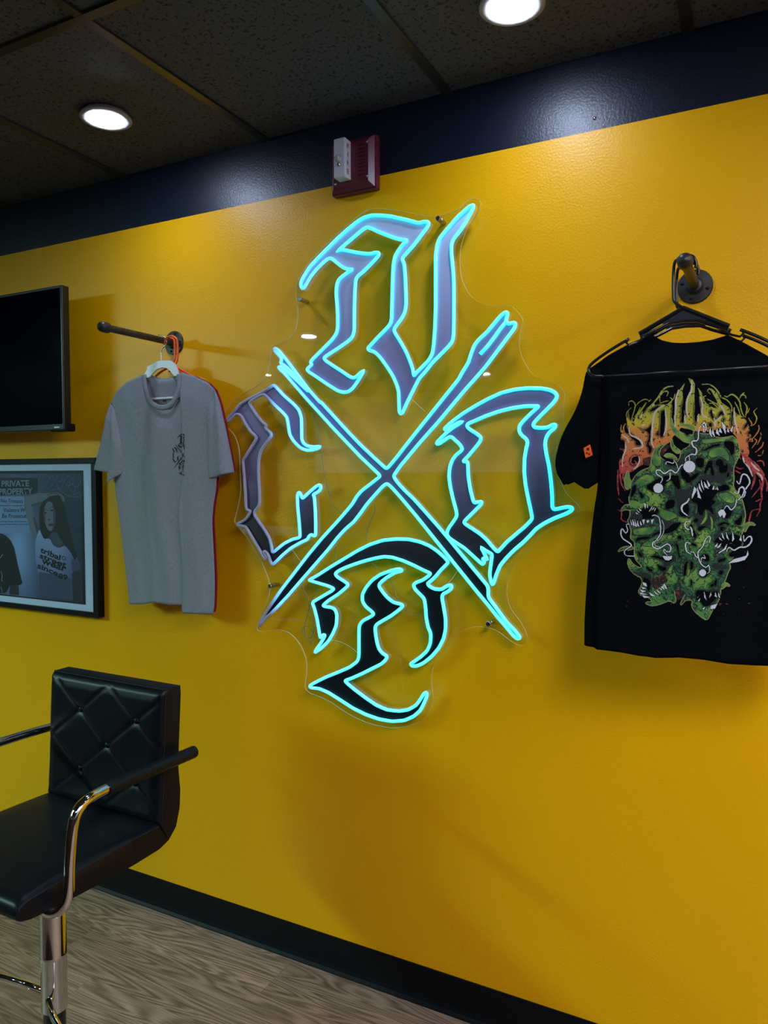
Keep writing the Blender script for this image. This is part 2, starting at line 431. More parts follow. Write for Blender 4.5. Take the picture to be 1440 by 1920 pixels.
# ------------------------------------------------------------------ downlights
def downlight(x, y, label):
    t = thing('downlight', label, 'ceiling light', (x, y, CEIL), 'round recessed downlights')
    MB().lathe([(0.058, 0.008), (0.064, 0.002), (0.069, -0.004), (0.070, -0.007), (0.0665, -0.0092), (0.0515, -0.0098), (0.0505, -0.009), (0.0505, 0.006)], (x, y, CEIL), n=40).build('trim_ring', M_TRIM, t, smooth=True)
    MB().lathe([(0.0502, -0.0096), (0.045, -0.0125), (0.03, -0.0150), (0.0, -0.0160)], (x, y, CEIL), n=40).build('lens', M_LENS, t, smooth=True)
    return t
downlight(-1.664, -0.334, 'round white downlight above the grey shirt, lower left of the two lit lamps')
downlight(-0.508, -0.292, 'round white downlight cut by the top edge, nearest the black shirt')
for k, (x, y) in enumerate([(0.66, -0.31), (1.8, -0.31)]):  # unseen lamps added along the wall row for general light
    downlight(x, y, ['added unseen downlight to the right of the black shirt', 'added unseen downlight near the right end of the yellow wall'][k])
for k, (x, y) in enumerate([(-2.904, -2.648), (-0.5, -2.66), (0.66, -2.66), (-2.45, -4.997), (0.4, -4.99)]):  # two are mirrored in the sign, the other three added for room light
    downlight(x, y, ['round downlight behind the viewer mirrored as a white spot in the sign', 'added unseen downlight behind the viewer, second from right of the middle row', 'added unseen downlight behind the viewer, rightmost of the middle row', 'round downlight far behind the viewer mirrored beside the cross of the sign', 'added unseen downlight far behind the viewer, right one of the last row'][k])

# unseen panels added for room light; the cyan one tints the wall green
M_FILL_PANEL = mat('fill_panel_diffuser', (1, 1, 1, 1), 0.5, emit=((0.97, 0.96, 1.03, 1), FILL_PANEL_POWER))
M_FILL_PANEL_CYAN = mat('cyan_fill_panel_diffuser', (1, 1, 1, 1), 0.5, emit=((0.54, 1.0, 0.90, 1), CYAN_FILL_POWER))
def added_fill_panel(x0, x1, y0, y1, label, m=None):
    t = thing('added_fill_panel', label, 'ceiling light', ((x0 + x1) / 2, (y0 + y1) / 2, CEIL), 'added unseen fill panels in the ceiling grid')
    MB().box(x0, x1, y0, y1, CEIL - 0.006, CEIL - 0.0005).build('fill_panel_frame', M_TRIM, t)
    MB().box(x0 + 0.015, x1 - 0.015, y0 + 0.015, y1 - 0.015, CEIL - 0.0075, CEIL - 0.0055).build('fill_diffuser', m or M_FILL_PANEL, t)
added_fill_panel(gx[9] + 0.02, gx[10] - 0.02, gy[3] + 0.02, gy[1] - 0.02, 'added fill panel in the ceiling behind the viewer on the right, unseen')
added_fill_panel(gx[11] + 0.02, gx[12] - 0.02, gy[2] + 0.02, gy[0] - 0.02, 'added fill panel in the ceiling near the right end wall, unseen')
added_fill_panel(gx[0] + 0.02, gx[1] - 0.02, gy[6] + 0.02, gy[3] - 0.02, 'added cyan fill panel in the ceiling near the left end wall, unseen', M_FILL_PANEL_CYAN)

ct = thing('added_counter', 'added unseen black counter just behind the viewer, darkening reflections', 'counter', (-1.2, -2.4, 0))  # unseen dark block added to darken the sign's lower reflections
M_ADDED_COUNTER = mat('added_counter_black', (0.006, 0.006, 0.007, 1), 0.5)
MB().box(-4.6, 1.9, -2.75, -2.15, 0.0, 1.08).build('body', M_ADDED_COUNTER, ct, bevel=0.004)
MB().box(-4.65, 1.95, -2.80, -2.10, 1.08, 1.12).build('added_counter_top', M_ADDED_COUNTER, ct, bevel=0.004)
for k in range(8):
    MB().box(-4.55 + k * 0.8, -4.55 + k * 0.8 + 0.74, -2.149, -2.135, 0.10, 1.04).build('added_counter_panel', M_ADDED_COUNTER, ct, bevel=0.003)

# ------------------------------------------------------------------ neon sign: outlines in the plane of the wall (0.1 mm)
SIGN = {
 'letter_top': [(-12169,20400),(-12099,20543),(-11846,20851),(-11530,21090),(-11218,21308),(-10911,21522),(-10608,21707),(-10309,21868),(-10078,21958),(-9808,21980),(-9520,21930),(-9236,21860),(-9116,21812),(-8876,21732),(-8601,21626),(-8406,21547),(-8290,21564),(-8155,21549),(-8116,21492),(-8154,21411),(-8327,21230),(-8560,20986),(-8756,20820),(-8907,20690),(-8835,20532),(-8803,20176),(-8787,19822),(-8778,19468),(-8814,19259),(-8913,19092),(-9073,18929),(-9154,18812),(-9093,18699),(-8952,18491),(-8792,18229),(-8673,17971),(-8573,17716),(-8553,17538),(-8494,17605),(-8319,17752),(-8125,17914),(-8010,18080),(-7972,18304),(-7936,18753),(-7918,19307),(-7921,19999),(-7923,20620),(-7886,20890),(-7811,21068),(-7642,21231),(-7346,21507),(-7127,21658),(-6982,21751),(-6866,21765),(-6891,21669),(-7052,21410),(-7234,21169),(-7418,20993),(-7473,20865),(-7480,20696),(-7452,20420),(-7421,20143),(-7405,19868),(-7403,19389),(-7401,18910),(-7407,18533),(-7436,18364),(-7555,18236),(-7781,18046),(-8009,17853),(-8202,17639),(-8396,17457),(-8553,17183),(-8750,16837),(-8870,16592),(-8930,16540),(-8983,16596),(-8991,16848),(-8999,17136),(-9052,17318),(-9173,17577),(-9357,17841),(-9562,18108),(-9727,18266),(-9894,18323),(-9957,18375),(-9894,18443),(-9644,18658),(-9398,18852),(-9255,18982),(-9215,19121),(-9207,19442),(-9195,19868),(-9183,20294),(-9163,20575),(-9115,20781),(-8995,20941),(-8876,21065),(-8749,21153),(-8876,21178),(-9115,21259),(-9439,21413),(-9684,21539),(-9849,21635),(-9974,21683),(-10099,21637),(-10353,21494),(-10652,21319),(-10934,21150),(-10847,21200),(-10652,21155),(-10353,21059),(-10058,20982),(-9850,20946),(-9705,20969),(-9594,20936),(-9623,20850),(-9809,20696),(-10101,20481),(-10270,20393),(-10334,20291),(-10356,20002),(-10374,19565),(-10379,19199),(-10379,18905),(-10444,18727),(-10616,18612),(-10965,18437),(-11274,18292),(-11386,18225),(-11320,18145),(-11054,17976),(-10748,17788),(-10532,17644),(-10403,17599),(-10296,17647),(-10190,17733),(-10075,17788),(-10148,17675),(-10275,17499),(-10425,17323),(-10576,17227),(-10750,17221),(-10925,17275),(-11278,17483),(-11636,17713),(-11885,17862),(-11963,17936),(-11884,18007),(-11784,18064),(-11838,18144),(-11747,18233),(-11497,18422),(-11273,18592),(-11096,18727),(-10963,18883),(-10919,19028),(-10918,19399),(-10939,19698),(-10968,19998),(-10950,20218),(-10893,20359),(-10784,20438),(-10611,20526),(-10431,20602),(-10568,20613),(-10740,20690),(-10913,20823),(-11066,20954),(-11153,21002),(-11241,20996),(-11397,20905),(-11621,20747),(-11802,20582),(-11940,20410),(-12022,20288),(-12114,20260)],
 'cross': [(-13041,18632),(-12931,18553),(-12696,18302),(-12416,17974),(-12139,17648),(-11865,17326),(-11504,16965),(-11504,17003),(-11059,16568),(-10623,16140),(-10193,15739),(-9771,15381),(-9521,15176),(-9368,15054),(-9233,15192),(-9030,15407),(-8789,15684),(-8393,16128),(-8005,16556),(-7625,16976),(-7252,17387),(-7179,17520),(-6996,17781),(-6907,18047),(-6817,18244),(-6673,18384),(-6495,18520),(-6319,18705),(-6144,18888),(-6022,18975),(-5949,18951),(-5962,18870),(-6003,18748),(-5926,18668),(-5829,18698),(-5743,18677),(-5759,18569),(-5896,18400),(-6103,18152),(-6313,17901),(-6525,17647),(-6776,17392),(-7103,17069),(-7473,16673),(-7851,16270),(-8353,15772),(-8949,15135),(-9164,14857),(-9029,14682),(-8787,14448),(-8547,14245),(-8191,13893),(-7802,13500),(-7496,13175),(-7155,12802),(-6783,12403),(-6416,12009),(-6414,11732),(-6197,11473),(-5909,11119),(-5697,10933),(-5584,10808),(-5566,10755),(-5632,10728),(-5731,10793),(-5908,10982),(-6123,11203),(-6413,11525),(-6780,11915),(-7153,12329),(-7532,12749),(-7840,13090),(-8151,13436),(-8467,13786),(-8786,14123),(-9029,14374),(-9233,14572),(-9356,14663),(-9480,14589),(-9688,14386),(-9983,14086),(-10196,13821),(-10412,13572),(-10674,13375),(-10938,13119),(-11252,12762),(-11570,12438),(-11893,12109),(-12221,11775),(-12651,11330),(-13039,10960),(-13335,10694),(-13534,10534),(-13721,10305),(-13659,10462),(-13533,10656),(-13233,11066),(-12890,11493),(-12408,12040),(-11937,12576),(-11477,13061),(-10981,13537),(-10672,13848),(-10454,14078),(-10303,14305),(-10153,14456),(-9898,14625),(-9688,14773),(-9555,14865),(-9771,15049),(-10194,15405),(-10623,15804),(-11061,16210),(-11505,16642),(-11958,17082),(-12419,17549),(-12699,17837),(-12912,18015),(-12959,18080),(-12863,18081),(-12604,17889),(-12325,17659),(-11934,17322),(-11911,17348),(-12232,17654),(-12604,18006),(-12768,18133),(-12887,18180),(-12828,18312),(-12932,18417),(-13075,18545),(-13098,18625)],
 'cross_slit': [(-5989,18733),(-6142,18571),(-6299,18368),(-6457,18181),(-6671,17978)],
 'letter_left': [(-14892,16593),(-14631,16827),(-14373,17058),(-14119,17167),(-13719,17307),(-13374,17447),(-13131,17567),(-13036,17487),(-12751,17218),(-12423,16969),(-12237,16787),(-12155,16572),(-12148,16224),(-12149,15953),(-12104,15836),(-11966,15737),(-11737,15706),(-11523,15717),(-11555,15672),(-11737,15629),(-11966,15610),(-12197,15684),(-12430,15883),(-12570,16081),(-12615,16355),(-12661,16591),(-12802,16733),(-13136,17002),(-13376,17230),(-13498,17315),(-13670,17265),(-13919,17158),(-14030,17091),(-13996,17001),(-13774,16712),(-13530,16464),(-13398,16381),(-13458,16303),(-13336,16220),(-13206,16098),(-13290,15981),(-13487,15787),(-13636,15591),(-13698,15312),(-13716,14991),(-13695,14670),(-13673,14349),(-13675,14067),(-13726,13925),(-13852,13822),(-13878,13700),(-13755,13542),(-13510,13267),(-13315,12992),(-13244,12754),(-13230,12595),(-13162,12598),(-13025,12704),(-12783,12873),(-12496,13003),(-12237,13064),(-12222,13151),(-12257,13580),(-12302,13971),(-12309,14322),(-12252,14401),(-12182,14324),(-12137,14199),(-11881,14412),(-11628,14591),(-11515,14614),(-11488,14522),(-11561,14426),(-11767,14328),(-11721,14270),(-11691,13904),(-11679,13518),(-11681,13170),(-11727,13121),(-11819,13172),(-11911,13123),(-11958,13023),(-12214,12916),(-12545,12744),(-12834,12533),(-13077,12322),(-13224,12206),(-13297,12310),(-13359,12488),(-13466,12604),(-13555,12580),(-13418,12425),(-13478,12341),(-13664,12595),(-13911,12929),(-14210,13334),(-14491,13350),(-14542,13390),(-14413,13451),(-14208,13550),(-14080,13696),(-14013,13811),(-14154,13836),(-14193,13937),(-14200,14263),(-14236,14750),(-14268,15074),(-14300,15358),(-14213,15438),(-13984,15717),(-13771,15993),(-13805,16074),(-13979,16199),(-14177,16446),(-14326,16694),(-14478,16760),(-14581,16736),(-14789,16569),(-14882,16543)],
 'letter_right': [(-7660,16106),(-7434,16290),(-7137,16486),(-6808,16661),(-6448,16831),(-6095,16965),(-5747,17029),(-5405,17044),(-5068,17018),(-4835,16963),(-4703,16875),(-4679,16777),(-4766,16651),(-4962,16465),(-5161,16276),(-5278,16148),(-5243,16065),(-5058,16043),(-4892,16054),(-4793,16116),(-4704,16113),(-4727,16032),(-4858,15938),(-4939,15810),(-4971,15647),(-4935,15416),(-4866,15120),(-4812,14759),(-4775,14366),(-4772,14086),(-4722,14031),(-4542,14074),(-4379,14110),(-4275,14079),(-4297,14014),(-4442,13929),(-4704,13825),(-4968,13686),(-5169,13547),(-5337,13358),(-5507,13183),(-5714,13006),(-5922,12793),(-6098,12579),(-6203,12333),(-6255,12158),(-6301,12058),(-6345,12152),(-6382,12322),(-6348,12600),(-6314,12842),(-6386,12890),(-6494,12937),(-6622,13018),(-6548,12900),(-6493,12782),(-6450,12708),(-6529,12735),(-6576,12719),(-6522,12660),(-6565,12574),(-6638,12619),(-6859,12799),(-7082,12981),(-7344,13128),(-7534,13244),(-7580,13348),(-7535,13473),(-7385,13671),(-7291,13814),(-7311,13953),(-7406,14267),(-7483,14581),(-7522,14862),(-7496,15107),(-7429,15281),(-7318,15418),(-7169,15520),(-7151,15589),(-7244,15712),(-7357,15801),(-7451,15891),(-7545,15876),(-7696,15774),(-7830,15700),(-7887,15726),(-7811,15812),(-7621,15982),(-7433,16116),(-7247,16214),(-7147,16280),(-7284,16243),(-7471,16135),(-7621,16070)],
 'letter_right_inner': [(-5137,16587),(-5265,16592),(-5469,16601),(-5812,16567),(-6162,16498),(-6517,16394),(-6805,16285),(-6988,16223),(-7032,16155),(-6950,16067),(-6767,15959),(-6632,15853),(-6657,15751),(-6801,15582),(-6983,15379),(-7138,15236),(-7001,15241),(-6989,15103),(-6981,14861),(-6923,14515),(-6848,14239),(-6811,14164),(-6702,14189),(-6604,14201),(-6629,14122),(-6755,13999),(-6938,13822),(-7093,13672),(-7066,13610),(-6863,13494),(-6642,13363),(-6460,13214),(-6315,13048),(-6171,12911),(-6101,12989),(-5925,13184),(-5682,13396),(-5476,13571),(-5307,13743),(-5273,13811),(-5309,13993),(-5380,14292),(-5451,14625),(-5489,14959),(-5485,15292),(-5442,15557),(-5403,15689),(-5445,15789),(-5565,15875),(-5635,15994),(-5619,16126),(-5500,16255),(-5331,16414),(-5180,16539)],
 'letter_bottom': [(-11932,11825),(-11618,11989),(-11164,12266),(-10720,12519),(-10284,12767),(-9900,12952),(-9480,13091),(-9069,13140),(-8705,13147),(-8346,13088),(-8072,12992),(-7839,12859),(-7646,12708),(-7524,12590),(-7588,12516),(-7760,12347),(-7914,12159),(-8069,12024),(-8135,11976),(-8068,11898),(-7913,11837),(-7719,11843),(-7567,11949),(-7445,11989),(-7426,11906),(-7547,11791),(-7681,11728),(-7711,11636),(-7660,11390),(-7601,11074),(-7600,10788),(-7657,10532),(-7791,10267),(-7985,10029),(-8220,9821),(-8418,9707),(-8578,9677),(-8635,9736),(-8538,9803),(-8339,9953),(-8142,10139),(-8044,10348),(-8025,10567),(-8045,10674),(-8104,10777),(-8164,11025),(-8184,11312),(-8224,11562),(-8343,11662),(-8502,11796),(-8550,11902),(-8483,11979),(-8304,12044),(-8147,12144),(-8023,12253),(-8226,12320),(-8543,12447),(-8865,12557),(-9191,12632),(-9439,12639),(-9689,12589),(-10027,12498),(-10371,12386),(-10721,12253),(-10942,12145),(-11031,12063),(-10942,11972),(-10722,11872),(-10581,11785),(-10678,11684),(-10944,11474),(-11258,11277),(-11453,11118),(-11349,11088),(-11169,11090),(-11035,11043),(-10968,10895),(-10991,10584),(-11104,10342),(-11263,10093),(-11491,9875),(-11730,9704),(-11674,9816),(-11490,10051),(-11366,10258),(-11443,10270),(-11535,10155),(-11558,10259),(-11602,10489),(-11647,10720),(-11738,11025),(-11815,11176),(-11667,11265),(-11393,11422),(-11122,11576),(-11068,11638),(-11256,11702),(-11573,11759)],
 'letter_stem': [(-8877,12282),(-9109,12214),(-9356,12070),(-9564,11909),(-9614,11812),(-9522,11688),(-9355,11514),(-9149,11382),(-8945,11361),(-8855,11313),(-8985,11192),(-9231,11005),(-9522,10831),(-9690,10722),(-9732,10625),(-9711,10439),(-9669,10218),(-9606,10037),(-9480,9919),(-9355,9877),(-9376,9781),(-9522,9633),(-9818,9467),(-10161,9274),(-10509,9096),(-10716,9012),(-10641,8945),(-10379,8787),(-10033,8604),(-9691,8443),(-9355,8359),(-8982,8376),(-8697,8455),(-8456,8619),(-8316,8822),(-8237,8961),(-8158,9015),(-8130,8939),(-8217,8726),(-8335,8489),(-8535,8294),(-8818,8140),(-9188,8057),(-9607,8058),(-10033,8127),(-10467,8255),(-10909,8445),(-11269,8591),(-11588,8666),(-11865,8649),(-11921,8701),(-11772,8800),(-11358,9029),(-10907,9240),(-10552,9418),(-10290,9621),(-10246,9778),(-10246,10159),(-10245,10539),(-10223,10674),(-10115,10797),(-9902,10910),(-9766,10997),(-9817,11068),(-10029,11201),(-10136,11343),(-10136,11532),(-10028,11728),(-9816,11967),(-9564,12132),(-9232,12262),(-8986,12327)],
}
BACKER = [(-9793,22174),(-9076,22014),(-8412,21781),(-7904,21679),(-7603,21678),(-7306,21766),(-7057,21927),(-6905,21968),(-6753,21902),(-6709,21788),(-6765,21610),(-6937,21370),(-7126,21115),(-7242,20752),(-7269,20388),(-7223,20001),(-7074,19656),(-6897,19433),(-6636,19256),(-6279,19177),(-5970,19158),(-5816,19076),(-5594,18802),(-5593,18657),(-5645,18398),(-5657,18095),(-5572,17797),(-5337,17411),(-5025,17221),(-4692,17084),(-4520,16880),(-4530,16557),(-4539,16259),(-4577,16065),(-4653,15806),(-4689,15520),(-4672,15153),(-4589,14759),(-4441,14433),(-4178,14175),(-4112,14034),(-4226,13875),(-4525,13723),(-4921,13500),(-5230,13222),(-5461,12943),(-5736,12590),(-5888,12240),(-5941,11893),(-5839,11489),(-5584,11169),(-5415,10871),(-5399,10681),(-5509,10574),(-5649,10560),(-5861,10662),(-6148,10841),(-6437,10925),(-6774,10922),(-7027,10842),(-7252,10721),(-7479,10470),(-7678,10162),(-7910,9875),(-8018,9542),(-8033,9249),(-7985,8890),(-8078,8541),(-8300,8214),(-8653,8011),(-9146,7860),(-9649,7842),(-10164,7900),(-10691,8053),(-11228,8289),(-11686,8415),(-11965,8472),(-12115,8628),(-12075,8968),(-12054,9321),(-12147,9630),(-12334,9929),(-12676,10183),(-13102,10239),(-13637,10139),(-13858,10184),(-13815,10418),(-13570,10897),(-13388,11334),(-13405,11690),(-13638,12195),(-13915,12589),(-14235,13001),(-14601,13351),(-14682,13514),(-14553,13928),(-14445,14422),(-14460,14913),(-14474,15484),(-14552,15894),(-14754,16226),(-15022,16431),(-15103,16663),(-14974,16921),(-14640,17200),(-14189,17420),(-13747,17603),(-13449,17903),(-13309,18319),(-13228,18675),(-12996,18766),(-12634,18875),(-12369,19207),(-12310,19708),(-12381,20252),(-12267,20590),(-11806,21077),(-11090,21589),(-10397,21997),(-10059,22146)]
CABLES = [
[(-11880,16694),(-11767,16419),(-11654,15991),(-11543,15448),(-11432,14829),(-11275,14290),(-11208,14059),(-10808,13759)],
[(-9811,14119),(-9802,13894),(-9939,13591),(-10024,13363),(-10089,13040)],
[(-11078,12866),(-11101,12633),(-11147,12398)],
[(-12515,12408),(-12235,11587),(-12048,11282),(-12003,10968),(-11864,10662),(-11857,10266),(-11962,9917),(-12102,10003),(-12243,10229),(-12194,10393),(-12006,10411),(-11890,10223),(-11961,10097),(-12125,10200),(-12171,10436),(-12051,10805),(-11908,11253),(-11675,11546)],
[(-9982,12477),(-9558,12180),(-9307,11934),(-9099,11501),(-8893,11256),(-8649,11054),(-8367,11060),(-8306,10753),(-8226,10467)],
[(-12656,12761),(-12419,12492),(-12044,12095)],
[(-11314,10122),(-10862,10069),(-10464,9898),(-10289,9686),(-10158,9354)],
[(-8700,16963),(-8263,16585)],
[(-7779,11887),(-7471,12123),(-7095,12749)]]
STANDOFFS = [(-12177,19963),(-7845,21571),(-13295,11563),(-6398,11045)]
sign = thing('neon_sign', 'large clear acrylic sign with cyan neon outlined letters around a cross', 'neon sign', (-0.95, -0.03, 1.45))
outline = catmull(mm(BACKER), True, 4)
MB().prism(outline, -0.0335, -0.0300, 0, 1).build('acrylic_backer', [M_ACRYLIC, M_EDGE], sign)
NY = -0.0336
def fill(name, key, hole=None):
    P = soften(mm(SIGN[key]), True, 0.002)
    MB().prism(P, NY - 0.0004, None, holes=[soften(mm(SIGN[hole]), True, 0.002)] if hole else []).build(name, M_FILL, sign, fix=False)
def tube(key, cyc=True):
    P = soften(mm(SIGN[key]), cyc, 0.004, 2)
    # drop nearly coincident points
    Q = [P[0]]
    for p in P[1:]:
        if math.hypot(p[0] - Q[-1][0], p[1] - Q[-1][1]) > 0.0009: Q.append(p)
    pts = [(x, NY - 0.0056, z) for x, z in Q]
    o = MB().sweep(pts, 0.0047, 10, r2=0.0052, cyc=cyc, up=(0, 1, 0)).build('neon_tube', M_NEON, sign, smooth=True)
    return o
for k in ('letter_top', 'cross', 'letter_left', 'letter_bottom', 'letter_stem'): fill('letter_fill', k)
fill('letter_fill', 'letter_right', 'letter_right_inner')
for k in ('letter_top', 'cross', 'letter_left', 'letter_right', 'letter_right_inner', 'letter_bottom', 'letter_stem'): tube(k)
tube('cross_slit', False)
for x, z in mm(STANDOFFS):
    s = MB().lathe([(0.0, 0.0445), (0.0055, 0.0445), (0.0065, 0.0435), (0.0065, 0.0340), (0.0058, 0.0336), (0.0058, 0.0295), (0.0065, 0.029), (0.0065, 0.0)], (x, 0.0, z), 'Y', 20).build('standoff', M_STEEL, sign)
    sh(s, 30)
for i, c in enumerate(CABLES):
    P = catmull(mm(c), False, 4)
    thin = i in (5, 6, 7, 8)
    MB().sweep([(x, -0.026 if not thin else -0.0275, z) for x, z in P], 0.0007 if thin else 0.0013, 6).build('cable', M_PALE if thin else M_CABLE, sign, smooth=True)

# ------------------------------------------------------------------ pipe rails
def rail(x, z, length, label):
    t = thing('pipe_rail', label, 'clothes rail', (x, 0, z), 'iron pipe clothes rails')
    MB().lathe([(0.0105, 0.0), (0.0105, length)], (x, 0, z), 'Y', 24).build('pipe', M_IRON, t, smooth=True)
    cp = MB().lathe([(0.0105, length - 0.022), (0.0150, length - 0.022), (0.0158, length - 0.018), (0.0158, length - 0.006), (0.0150, length + 0.002), (0.0120, length + 0.008), (0.0065, length + 0.0115), (0.0, length + 0.0125)], (x, 0, z), 'Y', 24).build('end_cap', M_IRON, t); sh(cp, 35)
    f = MB().lathe([(0.0385, 0.0), (0.0385, 0.004), (0.0365, 0.0062), (0.0200, 0.0075), (0.0165, 0.012), (0.0150, 0.020), (0.0105, 0.021)], (x, 0, z), 'Y', 36).build('flange', M_IRON, t); sh(f, 35)
    for k in range(4):
        a = math.pi / 4 + k * math.pi / 2 + 0.5
        MB().lathe([(0.0, 0.0092), (0.0022, 0.0090), (0.0038, 0.0078), (0.0042, 0.0062)], (x + 0.028 * math.cos(a), 0, z + 0.028 * math.sin(a)), 'Y', 12).build('screw', M_BLACKMATT, f, smooth=True)
    return t
rail(-1.735, 1.9205, 0.296, 'dark iron pipe rail holding the grey shirt, left of the neon sign')
rail(-0.163, 1.918, 0.232, 'dark iron pipe rail holding the black hangers, right of the neon sign')

# ------------------------------------------------------------------ shirts
def patch(mb, edges, nu, nv, base, depth, flip=1):
    X, Z, U, V = coons(*[catmull(mm(edges[k]), False, 4) if k in ('left', 'right') else mm(edges[k]) for k in ('top', 'bottom', 'left', 'right')], nu, nv)
    D = depth(U, V)
    mb.grid([[(X[i, j], base - D[i, j], Z[i, j]) for j in range(nu)] for i in range(nv)])
    return X, Z, D
def cloth(mb, name, m, parent):
    o = mb.build(name, m, parent, smooth=True, weld=True)
    s = o.modifiers.new('cloth', 'SOLIDIFY'); s.thickness = 0.0012; s.offset = 0
    return o
rs = np.random.RandomState(3)
def wrinkles(U, V, n=14, amp=0.0012):
    d = 0 * U
    for _ in range(n):
        cx, cy, w, l = rs.rand(), rs.rand(), rs.uniform(0.02, 0.05), rs.uniform(0.08, 0.25)
        a = rs.uniform(-0.7, 0.7); du, dv = U - cx, V - cy
        p, q = du * math.cos(a) + dv * math.sin(a), -du * math.sin(a) + dv * math.cos(a)
        d = d + amp * rs.uniform(-1, 1) * np.exp(-(p / w) ** 2 - (q / l) ** 2)
    return d

WHITE_ARCH = [(-17892,18015),(-17847,18103),(-17729,18238),(-17583,18376),(-17396,18479),(-17177,18515),(-16933,18477),(-16727,18369),(-16578,18229),(-16471,18031),(-16486,17980),(-16622,18010),(-16765,18180),(-16937,18264),(-17146,18294),(-17358,18245),(-17538,18152),(-17662,18022)]
WHITE_HOOK = [(-17170,18494),(-17174,18661),(-17172,18792),(-17121,18892),(-16994,18986),(-16943,19085),(-16976,19192),(-17072,19278),(-17162,19323),(-17268,19332)]
ORANGE_HOOK = [[(-17307,19065),(-17248,19218),(-17134,19292),(-16972,19310),(-16827,19255),(-16745,19134),(-16730,18819),(-16741,18559),(-16812,18433),(-16967,18365)], [(-17043,19253),(-16911,19221),(-16857,19117),(-16848,18828),(-16859,18568),(-16938,18458)]]
ORANGE_ARMS = [[(-16953,18375),(-17165,18316),(-17415,18227),(-17668,18094)], [(-16883,18412),(-16676,18262),(-16403,18129),(-16065,17967),(-15732,17793)], [(-17096,18206),(-16886,18223),(-16540,18128),(-16133,17977)]]
NECK_LABEL = [(-17459,17798),(-17063,17785),(-17059,17218),(-17200,17225),(-17225,17416),(-17165,17623)]
GREY = {'top': [(-19410,17297),(-19290,17509),(-19096,17706),(-18640,17950),(-18048,18107),(-17924,18141),(-17894,17863),(-17737,17378),(-17492,17086),(-17141,16955),(-16792,16966),(-16512,17162),(-16337,17463),(-16297,17821),(-16395,18074),(-16293,18078),(-15824,17945),(-15300,17711),(-15043,17485)], 'top_back': [(-19410,17297),(-19290,17509),(-19096,17706),(-18640,17950),(-18048,18107),(-17924,18141),(-17689,18020),(-17334,17946),(-16983,17930),(-16636,17971),(-16395,18074),(-16293,18078),(-15824,17945),(-15300,17711),(-15043,17485)], 'left': [(-19410,17297),(-19366,16528),(-19331,15703),(-19312,14878),(-19286,14326),(-19184,13775),(-19018,12676),(-18852,11578),(-18736,10634)], 'right': [(-15043,17485),(-15000,16890),(-14980,15882),(-14997,15074),(-15016,14668),(-15052,14364),(-15121,14108),(-15178,13699),(-15196,13341),(-15144,12317),(-15122,11547),(-15158,10823),(-15220,10606)], 'bottom': [(-18736,10634),(-18050,10699),(-17538,10810),(-16968,10795),(-16410,10796),(-16331,10559),(-15732,10588),(-15220,10606)], 'sl_l': {'top': [(-19410,17286),(-19351,17195),(-19299,17128)], 'left': [(-19410,17286),(-19571,16975),(-19780,16320),(-20031,15660),(-20242,15092)], 'right': [(-19299,17128),(-19119,16684),(-18941,16188),(-18764,15639),(-18755,15040)], 'bottom': [(-20242,15092),(-19850,15034),(-19479,14988),(-19471,14657),(-19122,14850),(-18755,15040)]}, 'sl_r': {'top': [(-15277,17028),(-15165,17099),(-15014,17293),(-15044,17475)], 'left': [(-15277,17028),(-15285,16396),(-15276,15635),(-15262,14795)], 'right': [(-15044,17475),(-14887,17161),(-14733,16629),(-14551,15873),(-14353,14985)], 'bottom': [(-15262,14795),(-14949,14846),(-14627,14921),(-14353,14985)]}, 'collar': [(-17867,18116),(-17823,17806),(-17666,17374),(-17456,17153),(-17154,17034),(-16860,17048),(-16615,17192),(-16439,17468),(-16379,17774),(-16429,18045)], 'collar_back': [(-17846,18104),(-17547,17975),(-17194,17901),(-16845,17895),(-16533,17964),(-16429,18045)]}
sst = lambda x, a, b: np.clip((x - a) / (b - a), 0, 1) ** 2 * (3 - 2 * np.clip((x - a) / (b - a), 0, 1))
def grey_front(U, V):
    e = np.sin(np.pi * np.clip(U, 0, 1)) ** 0.55
    d = 0.009 * e * np.minimum(1, 0.25 + V / 0.12)
    d += e * V * (0.0045 * np.sin(2 * np.pi * (2.3 * U + 0.15 * V) + 0.6) + 0.002 * np.sin(2 * np.pi * (5.3 * U - 0.5 * V)))
    f = 0.725 - 0.085 * V
    d += (0.0055 * sst(U, f, f + 0.012) * (1 - 0.8 * sst(U, f + 0.05, 1.0))) * np.minimum(1, V / 0.1 + 0.15)
    return d + wrinkles(U, V, 46, 0.0022) * e
def grey_back(U, V):
    return -0.012 * np.sin(np.pi * U) ** 0.6 * np.minimum(1, 0.05 + V / 0.2)
